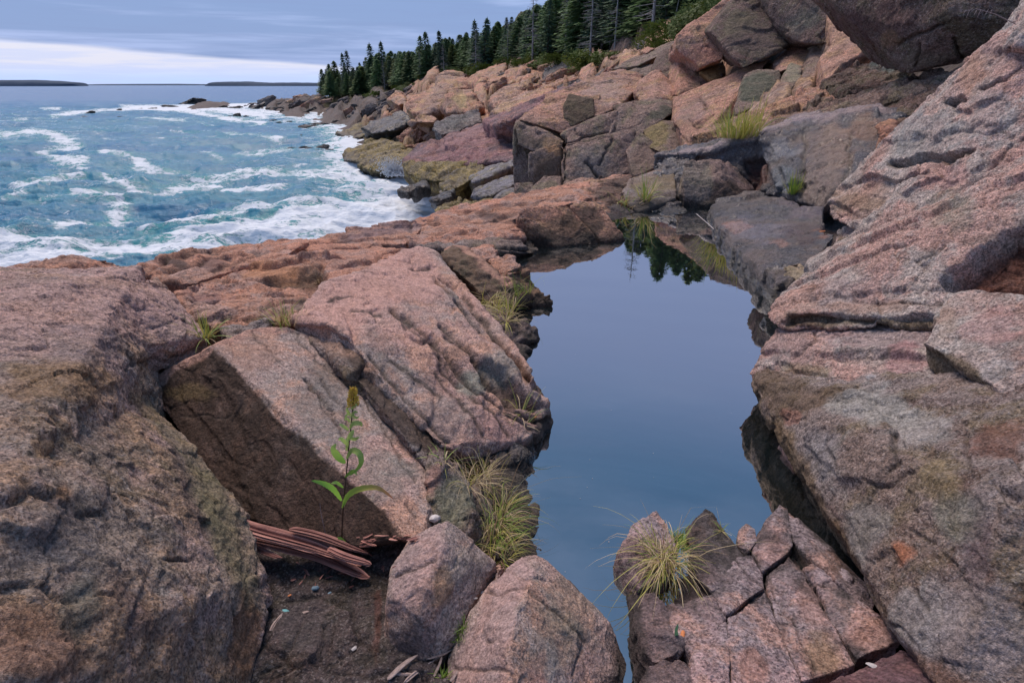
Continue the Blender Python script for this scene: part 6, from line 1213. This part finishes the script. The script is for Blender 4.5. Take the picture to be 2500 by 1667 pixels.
for pts, w, cA, cB in [
  ([(834,1222,0),(815,1195,-.03),(790,1180,-.05),(757,1172,-.07)], .021, GL, (.22,.44,.07)), ([(836,1240,0),(850,1210,-.03),(880,1193,-.05),(925,1192,-.06),(966,1222,-.05)], .022, GL, (.50,.14,.10)),
  ([(843,1130,0),(826,1115,-.01),(815,1095,-.02),(822,1082,-.02)], .026, GL, LL), ([(846,1120,0),(860,1100,-.03),(878,1108,-.05),(880,1135,-.06),(850,1165,-.05)], .022, LL, GL), ([(848,1075,0),(858,1060,-.02),(864,1048,-.02)], .018, LL, LL),
  ([(854,1046,0),(864,1034,-.02),(880,1034,-.03),(882,1042,-.03)], .017, LL, (.45,.50,.12)), ([(852,1050,0),(838,1040,-.01),(828,1034,-.01)], .012, LL, LL), ([(856,1020,0),(866,1006,-.01),(874,1008,-.02)], .010, LL, LL), ([(856,1015,0),(848,1002,-.01),(850,992,-.01)], .010, LL, LL),
  ([(838,1190,0),(822,1178,-.01),(808,1180,-.02)], .012, GL, LL), ([(842,1165,0),(862,1150,-.02),(872,1160,-.03)], .013, GL, LL), ([(850,1088,0),(834,1072,-.01),(826,1075,-.02)], .014, LL, LL), ([(850,1066,0),(866,1072,-.01),(878,1066,-.02)], .013, LL, LL), ([(856,1030,0),(846,1022,-.01),(840,1026,-.01)], .009, LL, LL), ([(860,1012,0),(870,1020,-.01),(876,1016,-.01)], .009, LL, LL),
  ([(846,1100,0),(848,1082,-.02),(845,1068,-.02)], .012, LL, LL), ([(856,1000,0),(868,990,-.01),(872,985,-.01)], .008, LL, LL), ([(855,1008,0),(845,1015,-.01),(846,1022,-.01)], .008, LL, LL)]:
    a, b2 = strip([(x, y, YS+d) for x, y, d in pts], w, w*.9, .35, serr, 26); m_ = mesh('leaf', a, b2, True)
    t = np.repeat(np.arange(27)/26, 3)[:, None]**1.6; col_ = np.c_[np.array(cA)*(1-t)+np.array(cB)*t, np.ones(81)]; set_tint(m_, col_); link('leaf', m_, M['leaf'], pl)
r = random.Random(3); v = []; f = []; c = []
for _ in range(380):
    a = r.uniform(0, 6.28); hh_ = r.random(); rr = .021*math.sqrt(r.random())*(1-.55*hh_); q = Vector(P(862, 992-hh_*44, YS))+Vector((math.cos(a)*rr, math.sin(a)*rr, 0)); i0 = len(v); d = Vector((math.cos(a)*.6, math.sin(a)*.6, r.uniform(.1, 1.3))).normalized()*r.uniform(.006, .011); s = d.orthogonal().normalized()*.0026; t = d.cross(s).normalized()*.0016
    v += [tuple(q-s), tuple(q+t), tuple(q+s), tuple(q-t), tuple(q+d)]; f += [(i0, i0+1, i0+4), (i0+1, i0+2, i0+4), (i0+2, i0+3, i0+4), (i0+3, i0, i0+4)]; k = r.random(); c += [[.80*k+.55*(1-k), .62*k+.30*(1-k), .07, 1]]*5
for _ in range(70):
    a = r.uniform(0, 6.28); q = Vector(P(858, 1045-r.random()*60, YS))+Vector((math.cos(a), math.sin(a), 0))*.007; i0 = len(v); d = Vector((math.cos(a), math.sin(a), r.uniform(.2, .8))).normalized()*.006; s = d.orthogonal().normalized()*.002
    v += [tuple(q-s), tuple(q+s), tuple(q+d)]; f.append((i0, i0+1, i0+2)); c += [[.42, .46, .14, 1]]*3
m_ = mesh('flower_head', v, f); set_tint(m_, np.array(c)); link('flower_head', m_, M['flower'], pl)
# seedling on the bark
s0, _ = surf(815, 1345); sp = empty('seedling', (0, 0, 0)); tag(sp, 'low seedling with one bright leaf and a purple stem on the driftwood bark', 'plant')
v, f = [], []; tubep([P(838, 1365, s0.y-.02), P(850, 1345, s0.y-.03), P(846, 1328, s0.y-.03)], .004, .002); m_ = mesh('stem', v, f, True); m_.materials.append(M['stem']); link('stem', m_, None, sp)
for pts, cA in (([(850,1338,0),(835,1318,-.01),(823,1310,-.01)], GL), ([(850,1342,0),(856,1332,-.01),(860,1328,-.01)], (.40,.42,.08)), ([(838,1365,0),(845,1348,-.01),(862,1350,-.01)], (.12,.04,.06)), ([(848,1350,0),(842,1362,-.01),(832,1372,-.01)], (.14,.05,.06))):
    a, b2 = strip([(x, y, s0.y-.03+d) for x, y, d in pts], .018, .012, .3, serr, 12); m_ = mesh('leaf', a, b2, True); set_tint(m_, np.c_[np.tile(cA, (39, 1)), np.ones(39)]); link('leaf', m_, M['leaf'], sp)
v, f = [], []; ty = surf(795, 1300)[0].y; tubep([P(795, 1306, ty), P(788, 1275, ty-.01), P(783, 1250, ty-.01), P(781, 1228, ty-.01)], .0022, .0012, 5); tag(link('dry_stalk', mesh('dry_stalk', v, f), M['twig']), 'short bare pinkish stalk standing left of the flowering plant', 'plant')
# seed head leaning in from the top right boulder
v, f = [], []; tubep([P(2480, 60, 4.2), P(2430, 35, 4.1), P(2385, 22, 4.0), P(2345, 30, 4.0)], .003, .0012, 4)
for k in range(9):
    x = 2350+k*9; tubep([P(x, 24, 4.0), P(x-9, 32+(k % 3)*6, 4.0)], .002, .0008, 3)
tag(link('grass_seed_head', mesh('grass_seed_head', v, f), M['twig']), 'bent straw grass seed head leaning in from the top right', 'grass')

# driftwood bark
def splinter(lab, a, b, r0, seed, nm='driftwood', flat=.55, group=None, n=80, m=44, lift=.012, mat='wood'):
    A = Vector(a); B = Vector(b); d = (B-A); L = d.length; d.normalize(); sd = d.cross(Vector((0, 0, 1))).normalized(); up = sd.cross(d)
    rid = np.array([vnoise(np.array([[k*1.9, seed*3.1, 0]]))[0] for k in range(m)]); v = []; c = []
    for i in range(n+1):
        t = i/n; bend = .012*math.sin(t*5+seed)*L*2
        for k in range(m):
            a_ = 6.283*k/m; s = rid[k]; e0 = .03+.13*abs(rid[(k*3) % m]); e1 = .04+.42*abs(rid[(k*5+2) % m]); env = min(1, t/e0)*min(1, (1-t)/e1); env = max(.06, env)**.6
            nz = vnoise(np.array([[t*L*9+k*.9, k*1.3, seed]]))[0]
            rr = r0*(1+.62*s+.16*nz)*env*(.8+.35*math.sin(math.pi*min(1, t+.15)))
            p = A+d*L*t+sd*(math.cos(a_)*rr+bend)+up*(math.sin(a_)*rr*flat+lift); v.append(tuple(p)); q = .5+.5*s+.35*nz; q = min(1, max(0, q)); c.append([.14+.60*q*q, .05+.33*q*q, .045+.26*q*q, .9])
    f = [(i*m+k, i*m+(k+1) % m, (i+1)*m+(k+1) % m, (i+1)*m+k) for i in range(n) for k in range(m)]
    f.append(tuple(range(m))); f.append(tuple(reversed(range(n*m, (n+1)*m))))
    o_ = A; v = [tuple(Vector(x)-o_) for x in v]; me_ = mesh(nm, v, f); set_tint(me_, np.array(c)); o = link(nm, me_, M[mat]); o.location = o_; tag(o, lab, 'driftwood', group); return o
def spx(lab, p0, p1, r0, seed, **k):
    a = surf(*p0)[0] if len(p0) == 2 else Vector(P(*p0)); b = surf(*p1)[0] if len(p1) == 2 else Vector(P(*p1)); return splinter(lab, a, b, r0, seed, **k)
spx('long reddish driftwood bark, its left end on the big boulder', (560,1268,1.70), (880,1388,1.56), .020, 1)
spx('second strip of bark lying under the long reddish one', (590,1300,1.70), (905,1405,1.55), .019, 2, lift=.0)
spx('thin grey edged bark sliver along the lower side of the long bark', (585,1325,1.66), (690,1360,1.58), .009, 4, lift=.0)
spx('short upper bark strip behind the long reddish one', (706,1296,1.66), (900,1352,1.60), .012, 3)
spx('frayed bark piece with pale end at the right tip of the long bark', (800,1345,1.58), (905,1385,1.53), .012, 6)
r = random.Random(12)
for k in range(46):
    x = r.uniform(860, 1005); y = 1312+(x-860)*.02+r.uniform(0, 1)**1.3*max(8, 50-(x-860)*.28); a = surf(x, y)[0]; an = r.gauss(.15, .45); L = r.uniform(.02, .06)
    o = splinter('reddish bark splinter in the loose heap at the foot of the shaded slab', a, a+Vector((math.cos(an)*L, math.sin(an)*L, r.uniform(-.004, .012))), r.uniform(.002, .0045), k+20, 'wood_splinter', .5, 'bark splinters heaped at the slab foot', 8, 7, r.uniform(.002, .02))
for k in range(26):
    x = r.uniform(690, 960); y = r.uniform(1370, 1440) if x < 900 else r.uniform(1360, 1400); a = surf(x, y)[0]; an = r.uniform(0, 3.1); L = r.uniform(.012, .045)
    o = splinter('small bark crumb on the dark floor slab below the driftwood', a, a+Vector((math.cos(an)*L, math.sin(an)*L, 0)), r.uniform(.0015, .004), k+90, 'wood_splinter', .5, 'bark crumbs on the floor slab', 7, 6, .003)
for i, (p0, p1, rr, lab) in enumerate([((945,1660),(1020,1600),.006,'leftmost bleached stick at the bottom edge between the blocks'), ((985,1668),(1060,1612),.005,'bleached stick crossing beside the tiny green tuft'), ((1040,1612),(1102,1588),.005,'bleached stick leading up into the gap between the blocks'),
      ((1062,1655),(1080,1600),.004,'short upright bleached stick beside the tiny tuft'), ((1100,1665),(1118,1640),.004,'short pale stick at the very bottom right of the tiny tuft'), ((965,1645),(1010,1650),.006,'stubby bleached stick lying level at the bottom edge')]):
    spx(lab, p0, p1, rr, 140+i, nm='bleached_stick', n=24, m=10, mat='twig', lift=.006)
# small stones and scraps
def pebble(px, py, s, mat, lab, flat=.4, rz=0.0, asp=1.4, nm='pebble', cat='stone'):
    p, nrm = surf(px, py); bm = bmesh.new(); rr = random.Random(int(px))
    bmesh.ops.create_icosphere(bm, subdivisions=2, radius=1)
    for x in bm.verts: x.co = Vector((x.co.x*asp, x.co.y, x.co.z*flat))*(1+rr.uniform(-.14, .14))*s
    m_ = bpy.data.meshes.new(nm); bm.to_mesh(m_); bm.free(); o = link(nm, m_, M[mat]); o.location = p+nrm*s*flat*.5; o.rotation_euler = (rr.uniform(-.3, .3), rr.uniform(-.2, .2), rz); tag(o, lab, cat); return o
pebble(771, 1437, .010, 'bluep', 'round blue grey pebble on the dark floor slab', .8)
pebble(698, 1491, .0075, 'teal', 'flat teal chip on the dark floor slab', .25, -.5, 2.4)
pebble(707, 1453, .005, 'leaf_dead', 'tiny orange leaf scrap above the teal chip', .3, .3, 1.4, 'leaf_scrap', 'leaf')
pebble(864, 1582, .007, 'pale', 'small white chip near the middle of the dark floor slab', .4, .6)
pebble(745, 1494, .007, 'twig', 'curled tan leaf scrap right of the teal chip', .3, .2, 1.8, 'leaf_scrap', 'leaf')
pebble(804, 1447, .0045, 'bluep', 'tiny pale blue chip right of the blue grey pebble', .3, .4, 1.8)
pebble(845, 1387, .011, 'pale', 'flat pale wood chip under the end of the driftwood', .25, .1, 1.9, 'wood_chip', 'driftwood')
pebble(1088, 1640, .011, 'bluep', 'dark blue grey pebble among the bleached sticks', .8)
pebble(953, 1653, .007, 'pale', 'pinkish scrap beside the leftmost bleached stick', .4, .3, 1.5)
pebble(1175, 1445, .006, 'pale', 'small pale chip in the gap between the pointed blocks', .5, .8, 1.6)
pebble(1160, 1460, .005, 'pale', 'tiny pale chip just below the other in the gap', .5, .3, 1.6)
pebble(2003, 566, .045, 'leaf_dead', 'bright orange fallen leaf on the dark wet shelf', .15, 1.0, 1.8, 'fallen_leaf', 'leaf')
pebble(1667, 1548, .008, 'leaf_dead', 'orange dead leaf under the draping grass', .3, 1.2, 1.9, 'fallen_leaf', 'leaf')
pebble(1305, 1018, .008, 'leaf_dead', 'orange speck of leaf on the black rock lip by the pool', .3, .2, 1.3, 'fallen_leaf', 'leaf')
pebble(2133, 1626, .010, 'pale', 'pink curled leaf in the dark maroon hollow', .35, -.6, 2.0, 'fallen_leaf', 'leaf')
pebble(1062, 1268, .018, 'pale', 'rounded mauve stone in the gap below the slab foot', .8, .2, 1.3)
spx('short bleached stick pointing at the teal chip', (660,1542), (688,1498), .0045, 160, nm='bleached_stick', n=24, m=10, mat='twig', lift=.004)
spx('thin straw twig hanging below the pink curled leaf', (2108,1615), (2150,1660), .0015, 161, nm='twig', n=12, m=6, mat='twig', lift=.004)
a, b2 = strip([(1655,1560,1.34),(1650,1540,1.33),(1656,1520,1.33)], .016, .010, .3, serr, 12); m_ = mesh('leaf', a, b2, True); set_tint(m_, np.c_[np.tile((.14, .30, .16), (39, 1)), np.ones(39)]); tag(link('lone_leaf', m_, M['leaf']), 'lone blue green leaf upright among the hanging straw blades', 'leaf')
# pale filament along the right hand waterline
pts = [(1700,522),(1735,552),(1785,600),(1800,622),(1850,655),(1878,668),(1900,690),(1932,706)]; v = []; f = []
for i, (x, y) in enumerate(pts):
    q = PZ(x, y, .004); v += [tuple(q+np.array((-.004, 0, 0))), tuple(q+np.array((.004, 0, .001)))]
for i in range(len(pts)-1): f.append((2*i, 2*i+1, 2*i+3, 2*i+2))
tag(link('waterline_scum', mesh('waterline_scum', v, f), M['pale']), 'thin pale line of scum floating along the far right waterline', 'scum')
